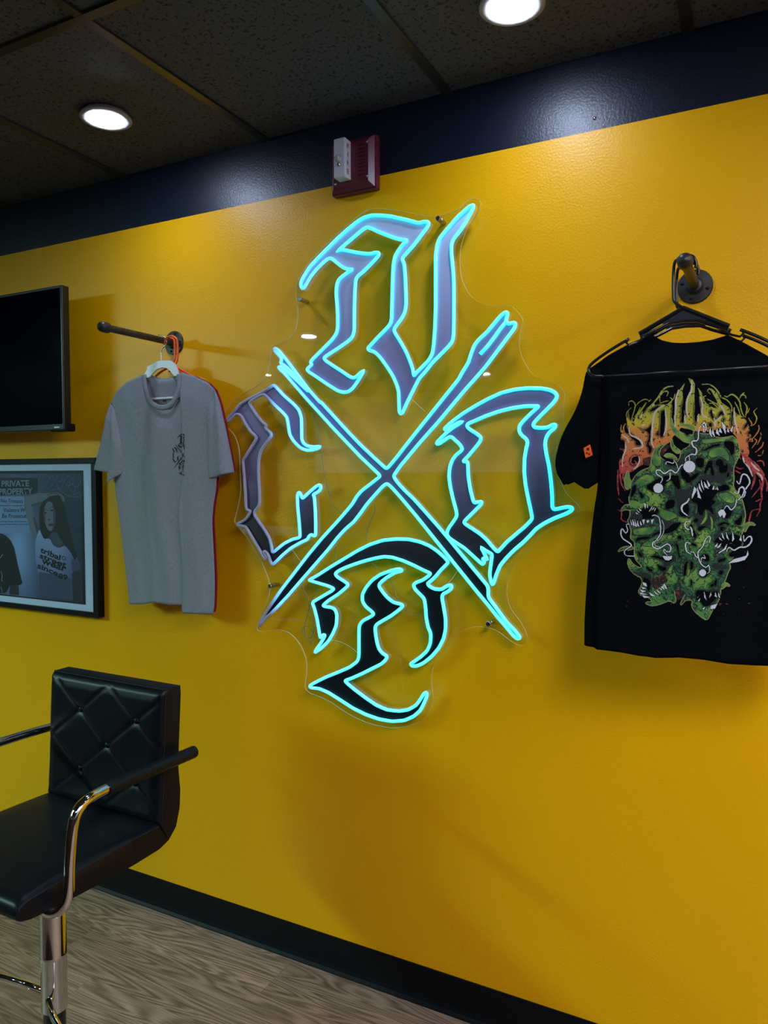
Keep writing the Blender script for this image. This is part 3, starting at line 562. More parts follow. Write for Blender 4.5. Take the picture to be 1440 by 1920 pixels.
def tee_shirt(name, label, E, base, m, front, back, group=None, slim=1.0):
    t = thing(name, label, 'shirt', (0, 0, 0), group)
    mb = MB(); ed = dict(top=E['top'], left=E['left'], right=E['right'], bottom=E['bottom'])
    patch(mb, ed, 111, 90, base, front); cloth(mb, 'front_panel', m, t)
    mb = MB(); ed['top'] = E.get('top_back', E['top'])
    patch(mb, ed, 60, 50, base, back); cloth(mb, 'back_panel', m, t)
    for k in ('sl_l', 'sl_r', 'sl'):
        if k in E:
            mb = MB()
            s1 = lambda U, V: (0.016 * np.sin(np.pi * U) ** 0.6 + 0.004 * np.sin(9 * U + 2 * V)) * np.minimum(1, 0.3 + V / 0.3) + wrinkles(U, V, 8, 0.0016)
            if k == 'sl':
                s1 = lambda U, V: 0.028 * np.where(U < 0.52, U / 0.52, 1 - 0.55 * (U - 0.52) / 0.48) * np.minimum(1, 0.2 + V / 0.3) + wrinkles(U, V, 6, 0.0012)
            patch(mb, E[k], 40, 40, base, lambda U, V: slim * s1(U, V))
            patch(mb, E[k], 24, 24, base, lambda U, V: -0.010 * slim * np.sin(np.pi * U) ** 0.6 * np.minimum(1, 0.1 + V / 0.3))
            cloth(mb, 'sleeve', m, t)
    return t
grey = tee_shirt('tee_shirt', 'grey crew neck tee on a white hanger with small black chest emblem', GREY, -0.077, M_GREY, grey_front, grey_back)
P = catmull(mm(GREY['collar']), False, 6)
MB().sweep([(x, -0.0835 - 0.006 * math.sin(math.pi * i / (len(P) - 1)), z) for i, (x, z) in enumerate(P)], 0.0085, 8, r2=0.0022, up=(0, 1, 0)).build('collar', M_GREY, grey, smooth=True)
P = catmull(mm(GREY['collar_back']), False, 6)
MB().sweep([(x, -0.073, z) for x, z in P], 0.008, 8, r2=0.002, up=(0, 1, 0)).build('collar', M_GREY, grey, smooth=True)
MB().prism(mm(NECK_LABEL), -0.0715, -0.0708).build('neck_label', mat('grey_label', (0.06, 0.06, 0.065, 1), 0.8), grey)
# chest emblem: the neon sign's letters again, small, cut off by the cloth fold
def emblem():
    mb = MB(); fx = -1.637; cx0, cz0 = -1.0155, 1.4885
    scx, scz = 0.0945, 0.0945
    ex, ez = EMB_AT
    Xg, Zg, U, V = coons(mm(GREY['top']), mm(GREY['bottom']), catmull(mm(GREY['left']), False, 4), catmull(mm(GREY['right']), False, 4), 111, 90)
    D = 0.077 + grey_front_cache
    def surf(x, z):
        i = np.argmin((Xg - x) ** 2 + (Zg - z) ** 2); return -D.flat[i] - 0.0016
    for k, hole in (('letter_top', None), ('cross', None), ('letter_left', None), ('letter_right', 'letter_right_inner'), ('letter_bottom', None), ('letter_stem', None)):
        loops = [mm(SIGN[k])] + ([mm(SIGN[hole])] if hole else [])
        loops = [[(ex + (x - cx0) * scx, ez + (z - cz0) * scz) for x, z in L] for L in loops]
        tri = tessellate_polygon([[Vector((x, z, 0)) for x, z in L] for L in loops]); flat = [p for L in loops for p in L]
        keep = [t for t in tri if min(flat[i][0] for i in t) < EMB_CUT]
        mb.add([(min(x, EMB_CUT), surf(min(x, EMB_CUT), z), z) for x, z in flat], keep)
    return mb.build('chest_emblem', M_SEAM, grey, fix=False)
_U, _V = np.meshgrid(np.linspace(0, 1, 111), np.linspace(0, 1, 90)); grey_front_cache = grey_front(_U, _V)
EMB_AT = (-1.6288, 1.5531); EMB_CUT = -1.6149
emblem()

RED = {k: ([(x - 115, z + 25) for x, z in v] if not isinstance(v, dict) else {q: [(x - 115, z + 25) for x, z in w] for q, w in v.items()}) for k, v in GREY.items()}
RED['top'] = RED['top_back']
tee_shirt('tee_shirt', 'dark red tee hidden behind the grey shirt on an orange hanger', RED, -0.051, M_RED, lambda U, V: 0.006 * np.sin(np.pi * U) ** 0.6 * np.minimum(1, 0.1 + V / 0.2), lambda U, V: -0.005 * np.sin(np.pi * U) ** 0.6 * np.minimum(1, 0.1 + V / 0.2), slim=0.4)

# hangers on the left rail
def hook_path(x, y, zb, zp, r, side=1):
    """wire hook: up from (x, zb), over a rail centred at zp"""
    P = [(x, y, zb), (x, y, zp - 0.034), (x + side * 0.008, y, zp - 0.024), (x + side * (r + 0.001), y, zp - 0.010)]
    return P + [(x + side * math.cos(a) * r, y, zp + math.sin(a) * r) for a in np.linspace(0.0, math.pi * 1.05, 10)]
wh = thing('clothes_hanger', 'white plastic hanger with steel hook inside the grey shirt', 'hanger', (-1.722, -0.075, 1.845))
hy = -0.0790
MB().prism(mm(WHITE_ARCH), hy - 0.0035, hy + 0.0030).build('shoulder_bar', M_WHITEPLASTIC, wh, bevel=0.0012)
for sx, xs_, ex_ in ((-1, -1.787, -1.895), (1, -1.655, -1.560)):
    MB().sweep([(xs_, hy + 0.002, 1.795), ((xs_ + ex_) / 2, hy + 0.004, 1.775), (ex_, hy + 0.005, 1.742)], 0.006, 10, r2=0.003, up=(0, 1, 0)).build('shoulder_bar', M_WHITEPLASTIC, wh, smooth=True)
MB().sweep([(-1.895, hy + 0.005, 1.742), (-1.87, hy + 0.003, 1.734), (-1.58, hy + 0.003, 1.732), (-1.56, hy + 0.005, 1.742)], 0.004, 8).build('lower_bar', M_WHITEPLASTIC, wh, smooth=True)
MB().sweep([(x, hy, z) for x, z in catmull(mm(WHITE_HOOK), False, 4)], 0.0016, 8).build('hook', M_STEEL, wh, smooth=True)
oh = thing('clothes_hanger', 'orange plastic hanger at the wall end of the left pipe rail', 'hanger', (-1.72, -0.036, 1.86))
oy = -0.053
for P_ in ORANGE_HOOK: MB().sweep([(x, oy, z) for x, z in catmull(mm(P_), False, 4)], 0.0034, 8).build('hook', M_ORANGE, oh, smooth=True)
for P_ in ORANGE_ARMS: MB().sweep([(x, oy, z) for x, z in catmull(mm(P_), False, 4)], 0.0036, 8).build('shoulder_bar', M_ORANGE, oh, smooth=True)

BLACK = {'top': [(-3591,17359),(-3192,17607),(-2738,17821),(-2326,17960),(-2104,17816),(-1887,17748),(-1673,17723),(-1373,17720),(-1107,17744),(-818,17813),(-501,17619),(-104,17349),(189,17090)], 'left': [(-3588,17268),(-3514,16927),(-3464,16287),(-3420,15576),(-3413,15042),(-3422,14650),(-3447,14399),(-3486,14148),(-3543,13607),(-3605,12881),(-3650,12152),(-3672,11602),(-3672,11027)], 'bottom': [(-3672,11027),(-3476,11019),(-3123,11016),(-2778,11003),(-2438,10969),(-2106,10963),(-1620,11041),(-1146,11042),(-685,11010),(-237,11018),(228,11059),(652,11082)], 'right': [(158,17011),(351,16509),(409,15747),(429,14857),(478,13900),(562,12622),(652,11082)], 'sl': {'top': [(-3588,17268),(-3483,17243),(-3371,17200)], 'left': [(-3588,17268),(-3710,17152),(-3787,16765),(-3932,16343),(-4216,15811),(-4358,15341),(-4377,15085)], 'right': [(-3371,17200),(-3371,16636),(-3369,15929),(-3388,15220),(-3409,14714)], 'bottom': [(-4377,15085),(-4316,14902),(-4130,14647),(-4022,14691),(-3914,14738),(-3787,14648),(-3654,14559),(-3521,14649),(-3409,14714)]}, 'tag': [(-3655,15460),(-3514,15540),(-3456,15309),(-3605,15241)]}
BB = -0.165
def black_front(U, V):
    e = np.sin(np.pi * np.clip(U, 0, 1)) ** 0.35
    d = 0.030 * np.where(U < 0.5, 0.25 * sst(U, 0, 0.02) + 0.75 * sst(U, 0.045, 0.085), np.minimum(1, (1 - U) / 0.1)) * np.minimum(1, 0.12 + V / 0.22)
    d += e * V ** 1.5 * (0.004 * np.sin(2 * np.pi * (1.6 * U) + 2.2) + 0.0015 * np.sin(2 * np.pi * (4.3 * U + 0.3 * V)))
    return d + wrinkles(U, V, 16, 0.0007) * e
black_back = lambda U, V: -0.020 * np.sin(np.pi * U) ** 0.5 * np.minimum(1, 0.08 + V / 0.2)
bt = tee_shirt('tee_shirt', 'black tee with green skull and flame print hanging at the right edge', BLACK, BB, M_BLACKCLOTH, black_front, black_back)
# the far hem of the tee hangs a little lower than the printed side
q = mm(BLACK['tag'])
MB().prism(q, -0.2075, -0.2060).build('sleeve_tag', M_ORANGE, bt)
c = (sum(p[0] for p in q) / 4, sum(p[1] for p in q) / 4)
for i, (dx, dz, w) in enumerate([(0.0, 0.005, 0.0045), (-0.002, -0.004, 0.003), (0.003, -0.006, 0.003)]):
    MB().prism([(c[0] + dx + w * math.cos(a) * (1 if k % 2 else 0.55), c[1] + dz + w * math.sin(a) * (1 if k % 2 else 0.6)) for k, a in enumerate(np.linspace(0, 2 * math.pi, 9)[:-1])], -0.2078, None).build('tag_mark', M_SEAM, bt, fix=False)

# ---- printing: polygons and strokes rasterised into a fine coloured mesh of ink
class Canvas:
    def __init__(s, x0, x1, z0, z1, cell):
        s.x0, s.z1, s.c = x0, z1, cell
        s.W, s.H = int((x1 - x0) / cell), int((z1 - z0) / cell)
        s.rgb = np.zeros((s.H, s.W, 3)); s.a = np.zeros((s.H, s.W))
        s.X = x0 + cell * np.arange(s.W)[None, :] + 0 * s.a; s.Z = z1 - cell * np.arange(s.H)[:, None] + 0 * s.a
    def noise(s, size, seed, octv=3):
        r = np.random.RandomState(seed); out = 0 * s.a; amp = 1; tot = 0
        for o in range(octv):
            n = max(2, int(s.W * s.c / size * 2 ** o)); m_ = max(2, int(s.H * s.c / size * 2 ** o))
            g = r.rand(m_ + 2, n + 2); y = np.linspace(0, m_, s.H); x = np.linspace(0, n, s.W)
            yi, xi = y.astype(int), x.astype(int); fy, fx = (y - yi)[:, None], (x - xi)[None, :]
            fy, fx = fy * fy * (3 - 2 * fy), fx * fx * (3 - 2 * fx)
            out += amp * ((g[yi][:, xi] * (1 - fx) + g[yi][:, xi + 1] * fx) * (1 - fy) + (g[yi + 1][:, xi] * (1 - fx) + g[yi + 1][:, xi + 1] * fx) * fy)
            tot += amp; amp *= 0.5
        return out / tot
    def _box(s, P, pad):
        P = np.array(P); i0 = max(0, int((s.z1 - P[:, 1].max() - pad) / s.c)); i1 = min(s.H, int((s.z1 - P[:, 1].min() + pad) / s.c) + 2)
        j0 = max(0, int((P[:, 0].min() - pad - s.x0) / s.c)); j1 = min(s.W, int((P[:, 0].max() + pad - s.x0) / s.c) + 2)
        return slice(i0, max(i0, i1)), slice(j0, max(j0, j1))
    def poly(s, P):
        b = s._box(P, 0); X, Z = s.X[b], s.Z[b]; m_ = np.zeros(X.shape, bool)
        for (xa, za), (xb, zb) in zip(P, P[1:] + P[:1]):
            if za == zb: continue
            m_ ^= ((za > Z) != (zb > Z)) & (X < (xb - xa) * (Z - za) / (zb - za) + xa)
        return b, m_
    def line(s, P, w, taper=True):
        P = catmull(P, False, 5); b = s._box(P, w); X, Z = s.X[b], s.Z[b]; m_ = np.zeros(X.shape, bool); n = len(P) - 1
        for i in range(n):
            (xa, za), (xb, zb) = P[i], P[i + 1]; dx, dz = xb - xa, zb - za; L = dx * dx + dz * dz + 1e-12
            t = np.clip(((X - xa) * dx + (Z - za) * dz) / L, 0, 1)
            ww = w / 2 * (0.45 + 0.55 * math.sin(math.pi * min(0.92, max(0.08, (i + 0.5) / n)))) if taper else w / 2
            m_ |= (X - xa - t * dx) ** 2 + (Z - za - t * dz) ** 2 < max(ww, s.c * 0.62) ** 2
        return b, m_
    def paint(s, b, m_, col):
        s.rgb[b][m_] = col[b][m_] if isinstance(col, np.ndarray) and col.ndim == 3 else col
        s.a[b][m_] = 1
    def mesh(s, name, m, parent, surf, gain=1.0):
        keep = (s.a[:-1, :-1] + s.a[1:, :-1] + s.a[:-1, 1:] + s.a[1:, 1:]) >= 2
        idx = np.arange(s.H * s.W).reshape(s.H, s.W)
        F = np.stack([idx[:-1, :-1][keep], idx[1:, :-1][keep], idx[1:, 1:][keep], idx[:-1, 1:][keep]], 1)
        used, inv = np.unique(F, return_inverse=True); F = inv.reshape(F.shape)
        V = np.stack([s.X.flat[used], surf(s.X.flat[used], s.Z.flat[used]), s.Z.flat[used]], 1)
        me = bpy.data.meshes.new(name); me.vertices.add(len(V)); me.vertices.foreach_set('co', V.ravel())
        me.loops.add(F.size); me.loops.foreach_set('vertex_index', F.ravel().astype(np.int32))
        me.polygons.add(len(F)); me.polygons.foreach_set('loop_start', (np.arange(len(F)) * 4).astype(np.int32))
        me.update(calc_edges=True); me.validate()
        c = s.rgb.reshape(-1, 3)[used] / 255.0
        c = np.where(c <= 0.04045, c / 12.92, ((c + 0.055) / 1.055) ** 2.4) * gain
        at = me.color_attributes.new('ink', 'FLOAT_COLOR', 'POINT')
        at.data.foreach_set('color', np.c_[c, np.ones(len(c))].astype(np.float32).ravel())
        me.materials.append(m); o = bpy.data.objects.new(name, me); C.objects.link(o)
        if parent: o.parent = parent; o.matrix_parent_inverse = parent.matrix_world.inverted()
        return o
def unpack(q):
    v = list(map(int, q.split())); return [(v[i] / 1e4, v[i + 1] / 1e4) for i in range(0, len(v), 2)]

ART = [
 ('p','f',0,'-2908 15126 -2900 15538 -2861 15860 -2775 15769 -2752 16148 -2740 16265 -2637 15999 -2501 16197 -2336 16305 -2145 16354 -1956 16346 -1876 16427 -1847 16256 -1805 16169 -1810 16452 -1746 16619 -1624 16787 -1672 16615 -1635 16331 -1606 16161 -1560 16243 -1583 16385 -1534 16551 -1497 16718 -1571 16882 -1481 16843 -1432 16742 -1436 16518 -1409 16153 -1379 15955 -1365 16151 -1332 16513 -1368 16655 -1299 16567 -1266 16426 -1192 16325 -1036 16221 -1000 16358 -1119 16585 -1172 16658 -1017 16552 -911 16326 -783 16238 -732 16153 -703 16207 -656 16122 -530 16035 -467 15965 -402 15813 -361 15593 -421 15486 -393 15321 -427 15212 -291 15129 -191 15019 -115 14883 -137 14747 -261 14883 -387 15020 -514 15213 -580 15434 -634 15628 -698 15712 -851 15827 -1156 15752 -1416 15788 -1680 15852 -1732 15769 -1837 15658 -1862 15573 -1996 15490 -2186 15436 -2265 15236 -2346 15121 -2484 15064 -2622 14948 -2876 14890'),
 ('p','k',0,'-2517 15893 -2467 15826 -2329 15851 -2235 15999 -2245 15899 -2284 15770 -2271 15611 -2324 15526 -2227 15437 -2266 15337 -2307 15309 -2323 15439 -2359 15527 -2300 15699 -2356 15816 -2453 15811;-2089 16195 -2008 16248 -1986 16119 -1989 15905 -2000 15748 -2039 15649 -2094 15679 -2096 15837 -2086 16037;-1848 16312 -1816 16396 -1800 16225 -1802 15970 -1835 15914 -1877 16029;-1675 16305 -1612 16527 -1586 16526 -1620 16175 -1604 16020 -1668 15909 -1684 16051;-2704 15768 -2633 15707 -2506 15631 -2449 15529 -2518 15486 -2589 15531 -2575 15589 -2689 15680;-2696 15183 -2669 15255 -2585 15298 -2508 15268 -2506 15151 -2596 15065 -2680 15080;-2901 15641 -2816 15624 -2786 15536 -2813 15419 -2913 15450;-2927 15421 -2812 15404 -2838 15228 -2924 15215;-2849 15977 -2778 15960 -2733 15812 -2648 15722 -2775 15770 -2847 15860;-2740 16294 -2657 16348 -2666 16029 -2723 16089;-2601 16375 -2476 16413 -2365 16364 -2502 16284 -2598 16143;-2460 16267 -2337 16363 -2390 16221 -2527 16082;-2239 16201 -2091 16323 -2172 16327 -2335 16219;-2012 16519 -1918 16486 -1890 16428 -2091 16366 -2107 16481;-2041 16606 -1960 16588 -1986 16546 -2026 16549;-2163 15767 -2109 15751 -2121 15694 -2163 15709;-1418 16377 -1368 16487 -1313 16289 -1296 16092 -1343 16150 -1379 16011 -1403 15886 -1433 16098;-1143 16170 -1092 16209 -1077 16084 -1025 15999 -1063 15986 -1115 16058;-988 16067 -939 16162 -882 16159 -874 16076 -937 16092 -999 15998;-898 16022 -847 16020 -859 15951 -884 15966;-732 16208 -689 16261 -702 15987 -724 15823 -744 15865;-1183 16283 -1081 16306 -965 16218 -1068 16278;-1173 16394 -1044 16360 -978 16246 -1082 16334;-970 16495 -892 16394 -739 16263 -750 16209 -917 16382;-793 16458 -692 16439 -590 16284 -561 16091 -623 16094 -689 16288;-431 15732 -370 15757 -381 15690 -429 15664;-440 15568 -391 15622 -317 15593 -304 15524 -377 15499 -426 15513;-400 15417 -315 15470 -350 15375 -399 15376;-483 15884 -410 15936 -445 15841 -518 15762;-300 15361 -230 15509 -184 15644 -179 15372 -249 15237;-359 15839 -236 15780 -318 15647;-1163 15892 -1113 15960 -1073 15875 -1124 15835'),
 ('s','f',37,'-1855 16724 -1962 16713 -2055 16650 -2121 16525 -2228 16387 -2336 16291;-2379 16394 -2501 16211 -2596 16055'),
 ('s','f',20,'-2091 16380 -2107 16496 -2041 16606 -1974 16624 -1944 16587 -1972 16517;-2727 16352 -2735 16425 -2665 16453 -2601 16375 -2613 16259 -2653 16116 -2666 16000;-2311 16431 -2394 16474 -2504 16428 -2587 16345;-2284 16461 -2324 16420;-2781 16164 -2753 16236 -2677 16306;-2105 16367 -2011 16405 -1923 16422;-1812 16566 -1824 16482 -1876 16399 -1901 16315;-1904 16486 -1861 16441 -1889 16357;-2489 16312 -2543 16198 -2638 16057;-2877 15948 -2887 15831 -2845 15728;-2792 15975 -2833 15888 -2803 15770;-1553 16875 -1518 16845;-2781 16164 -2750 16003 -2692 15913;-2446 16223 -2499 16110 -2582 16011'),
 ('s','f',28,'-1295 16727 -1192 16731 -1075 16666 -984 16550 -931 16451 -816 16377 -739 16263 -724 16153;-868 16469 -818 16446 -743 16490 -668 16452 -591 16339 -550 16146 -498 16021'),
 ('s','f',20,'-1136 16524 -1185 16575 -1166 16623 -1087 16597 -1008 16455 -993 16357;-592 16393 -556 16467 -494 16457 -478 16401;-569 16474 -508 16512;-510 16321 -453 16223 -463 16115 -485 16006;-409 16194 -444 16100;-275 16195 -328 16123 -274 15999 -311 15878 -384 15853;-424 16004 -373 15921 -360 15866;-237 15862 -235 15753 -318 15620 -414 15540;-198 15712 -196 15617 -254 15469;-146 15521 -168 15440 -228 15373 -287 15320;-142 15358 -177 15264 -237 15251;-247 15142 -156 15141 -124 15046;-678 16336 -613 16203 -560 16037;-1213 16486 -1258 16467 -1237 16411;-1199 16423 -1095 16362 -953 16273;-1165 16324 -1082 16327 -991 16233;-1371 16655 -1318 16568 -1316 16456;-403 15581 -354 15580 -341 15539 -378 15539;-305 15592 -267 15537 -350 15403'),
 ('s','f',23,'-2598 15182 -2555 15123 -2624 15094 -2674 15153 -2641 15255 -2543 15283'),
 ('s','r',65,'-521 15282 -420 15199 -307 15075 -220 14992'),
 ('s','r',42,'-269 15033 -182 14924 -143 14829 -141 14706 -162 14556 -147 14393;-432 15185 -329 14965 -290 14829 -311 14692 -346 14582'),
 ('s','r',23,'-203 14774 -188 14638 -283 14487 -331 14418;-119 14842 -62 14693 -65 14543;-617 15105 -669 15216 -595 15256 -543 15186;-640 15036 -565 14994 -490 15007;-639 14953 -538 14898'),
 ('s','r',25,'-147 14393 -181 14270 -179 14175 -237 14036;-203 14188 -325 14144 -359 14006 -382 13909 -443 13866;-261 14337 -171 14386'),
 ('s','r',31,'-2909 15156 -2891 14890 -2859 14684 -2772 14522;-2935 14979 -2938 14683 -2913 14447;-2764 15007 -2833 14831 -2774 14684'),
 ('s','r',23,'-2912 14359 -2825 14271;-2923 14121 -2851 14064 -2848 13916 -2734 13852'),
 ('p','m',0,'-2090 15420 -1956 15518 -1888 15474 -1993 15333 -2073 15233 -2129 15306;-2431 15223 -2265 15265 -2262 15062 -2429 15093'),
 ('s','h',37,'-2009 16320 -2103 16281 -2197 16185 -2235 15985 -2246 15769 -2256 15582 -2213 15451;-1988 16233 -1971 16033 -1974 15833 -2013 15705;-2720 15885 -2690 15738 -2577 15677 -2492 15617 -2435 15514 -2462 15456 -2629 15430;-1746 16633 -1784 16465 -1787 16253 -1797 16055 -1794 15884;-1521 16579 -1571 16413 -1574 16188 -1539 16074'),
 ('s','h',28,'-2787 15580 -2784 15418 -2839 15243 -2843 15052;-2845 15728 -2759 15652 -2716 15563;-2508 15268 -2493 15180 -2540 15064 -2609 14992;-2455 15920 -2393 15940;-2499 16081 -2445 16151;-2254 16331 -2214 16357;-1605 16104 -1602 15935'),
 ('s','h',31,'-1316 16456 -1274 16315 -1285 16176 -1257 16091 -1140 16017;-1348 16108 -1359 15955;-941 16286 -889 16201 -849 16089;-688 16220 -671 15986 -630 15820 -603 15709;-1051 16027 -1024 15971 -949 16024 -911 16057;-1037 15957 -1028 15860;-1491 16829 -1495 16634 -1512 16522;-1079 16167 -1052 16125;-507 15227 -480 15117;-467 15103 -392 15007 -327 14842;-357 15116 -281 15020 -207 14951;-242 14911 -168 14842 -154 14761'),
 ('p','g',0,'-1416 15802 -1284 15700 -1181 15706 -1000 15623 -822 15619 -697 15657 -633 15573 -580 15434 -565 15269 -637 15132 -684 14995 -669 14829 -677 14607 -549 14470 -483 14278 -442 14058 -463 13892 -485 13726 -532 13585 -467 13477 -600 13249 -724 13103 -691 12993 -745 12878 -792 12707 -866 12561 -876 12420 -900 12305 -999 12127 -1049 12010 -1111 11868 -1243 11951 -1350 12042 -1405 12152 -1380 12269 -1513 12282 -1631 12129 -1580 12283 -1515 12402 -1623 12481 -1730 12474 -1756 12385 -1713 12244 -1753 12177 -1835 12235 -2078 12114 -2216 12082 -2356 12136 -2190 12164 -2218 12235 -2414 12279 -2477 12364 -2404 12516 -2391 12605 -2477 12748 -2620 12858 -2702 13031 -2680 13077 -2593 12948 -2451 12867 -2410 12928 -2509 13011 -2567 13126 -2557 13363 -2572 13451 -2658 13506 -2632 13655 -2676 13801 -2720 13888 -2665 13978 -2668 14243 -2704 14360 -2644 14537 -2674 14625 -2592 14830 -2482 14947 -2262 15033 -2238 15264 -2185 15408 -2077 15492 -1977 15510 -2076 15434 -2115 15291 -2045 15204 -1936 15145 -1748 15115 -1670 15256 -1672 15370 -1515 15452 -1464 15564 -1440 15676'),
 ('p','l',0,'-1885 16101 -1899 15973 -1846 15801 -1737 15656 -1596 15550 -1411 15535 -1414 15676 -1625 15716 -1773 15820 -1841 15900;-1741 15897 -1602 15924 -1418 15886 -1416 15774 -1500 15833 -1615 15893;-2023 15494 -2132 15472 -2212 15365 -2244 15221 -2207 15062 -2071 15061 -2046 15219 -2128 15277 -2144 15378 -2091 15464;-1850 15637 -1878 15531 -1839 15394 -1738 15312 -1659 15363 -1766 15429 -1842 15530;-2013 15283 -1912 15324 -1797 15280 -1729 15179 -1830 15216 -1965 15246;-2729 14985 -2797 14802 -2772 14566 -2687 14574 -2703 14669 -2619 14699 -2697 14772'),
 ('p','g',0,'-2865 14078 -2810 14220 -2668 14232 -2652 14112 -2780 14139;-2917 13200 -2854 13292 -2712 13335 -2556 13312 -2654 13264 -2825 13261;-2708 13054 -2692 12914 -2619 12785 -2519 12720 -2392 12666 -2394 12768 -2507 12836 -2621 12903'),
 ('p','l',0,'-474 13851 -407 13908 -296 13911 -248 13858 -344 13883 -405 13812 -446 13700;-863 12664 -746 12672 -684 12606 -771 12622 -839 12522;-1204 14190 -1144 14128 -1136 14015 -1173 13916 -1282 13821 -1231 13914 -1175 14043;-1098 14061 -1031 13933 -1029 13793 -1072 13714 -1066 13919;-1353 14308 -1325 14167 -1367 14052;-1103 15417 -874 15440 -771 15300 -755 15134 -845 15204 -934 15261 -1049 15220 -1164 15194;-1287 15602 -954 15608 -677 15643 -776 15562 -1003 15540 -1234 15503;-958 14480 -756 14524 -628 14414 -651 14290 -828 14329;-2431 13369 -2211 13539 -2048 13617 -1871 13652 -1964 13504 -2236 13348;-2632 13700 -2353 13753 -2105 13789 -2240 13611 -2560 13585;-2344 13153 -2285 12980 -2383 13004;-1780 13014 -1859 12916 -1905 12826 -1817 12788;-1500 13072 -1452 13010 -1457 12838 -1495 12750 -1529 12819;-2126 14224 -1974 14125 -1784 14086 -1702 14002 -1916 13896 -2054 13994;-2577 14743 -2370 14889 -2176 14845 -2202 14715 -2449 14627 -2616 14538'),
 ('p','k',0,'-1410 15183 -1320 15238 -1229 15209 -1211 15082 -1264 14998 -1356 15041;-1175 15110 -1112 15179 -1060 15151 -1058 15011 -1015 14913 -1042 14841 -1094 14885 -1109 15039 -1147 14970 -1209 14865 -1224 14970;-1009 15150 -933 15205 -869 15149 -841 15037 -793 15120 -775 14995 -814 14906 -915 14896 -955 14983 -943 15052 -1007 15067;-801 14885 -749 14926 -743 14840 -787 14813;-1284 15392 -1193 15404 -1104 15472 -939 15518 -926 15462 -1065 15437 -1180 15369 -1257 15360;-876 15537 -726 15568 -659 15491 -658 15326 -719 15244 -772 15383 -849 15453;-1475 14376 -1400 14618 -1286 14773 -1195 14773 -1089 14647 -936 14634 -810 14704 -706 14566 -857 14537 -984 14508 -1058 14325 -1395 14278;-1483 14830 -1405 14886 -1301 14928 -1352 14830 -1429 14745 -1482 14759;-1603 14887 -1511 14915 -1442 14717 -1560 14688;-2366 14642 -2257 14700 -2067 14830 -1864 14873 -1677 14873 -1741 14716 -1863 14773 -1983 14658 -1994 14499 -2198 14497 -2310 14555;-1679 15001 -1560 15000 -1544 14858 -1595 14759 -1663 14830;-2632 14626 -2548 14685 -2543 14553 -2601 14450 -2656 14361 -2669 14479;-2504 14524 -2434 14495 -2383 14394 -2445 14357 -2474 14422;-1810 15615 -1716 15627 -1675 15541 -1700 15456 -1794 15501;-1599 15751 -1520 15735 -1532 15679 -1585 15694;-1964 15218 -1803 15201 -1760 15058 -1908 15074 -1990 15118;-1863 14773 -1716 14830 -1660 14659 -1685 14545 -1794 14658;-1963 14284 -1856 14372 -1761 14330 -1779 14201 -1920 14134 -1968 14198;-2442 14131 -2374 14220 -2139 14180 -2069 14109 -2136 14035 -2190 13947 -2425 13926 -2413 14029 -2526 14114;-2239 13552 -2185 13627 -2049 13690 -1913 13737 -1781 13871 -1621 13897 -1698 13758 -1778 13698 -1939 13621 -2075 13645;-2531 13527 -2378 13562 -2236 13552 -2294 13506 -2405 13488 -2488 13467 -2558 13408;-2260 13142 -2123 13178 -1999 13126 -1789 13151 -1808 13070 -1902 13029 -2012 13082 -2177 13103;-2513 13263 -2442 13207 -2392 13114 -2483 13132;-1722 13571 -1656 13616 -1613 13575 -1668 13513;-1747 13455 -1665 13372 -1676 13228 -1619 13156 -1675 13153 -1717 13284;-2340 12933 -2271 12908 -2228 12851 -2185 12898 -2214 12805 -2283 12816;-2120 12989 -2009 12936 -1900 12928 -1953 12835 -2063 12861;-1566 13032 -1485 13101 -1511 12949 -1522 12805 -1575 12756 -1584 12902;-2379 12696 -2280 12643 -2221 12588 -2235 12426 -2290 12375 -2306 12509 -2391 12592;-1641 14289 -1508 14291 -1476 14121 -1542 13984 -1663 14017 -1693 14088;-1466 13865 -1407 13810 -1406 13696 -1498 13708'),
 ('p','m',0,'-2205 12677 -2102 12713 -1993 12748 -1980 12807 -1906 12855 -1938 12752 -1880 12654 -1909 12605 -2004 12570 -2070 12464 -2112 12493 -2138 12415 -2181 12488 -2213 12603;-1744 12460 -1623 12483 -1526 12417 -1567 12328 -1647 12262 -1713 12242 -1701 12333;-1613 12685 -1574 12719 -1557 12631 -1529 12601 -1599 12592;-1828 12812 -1793 12844 -1758 12816 -1792 12784'),
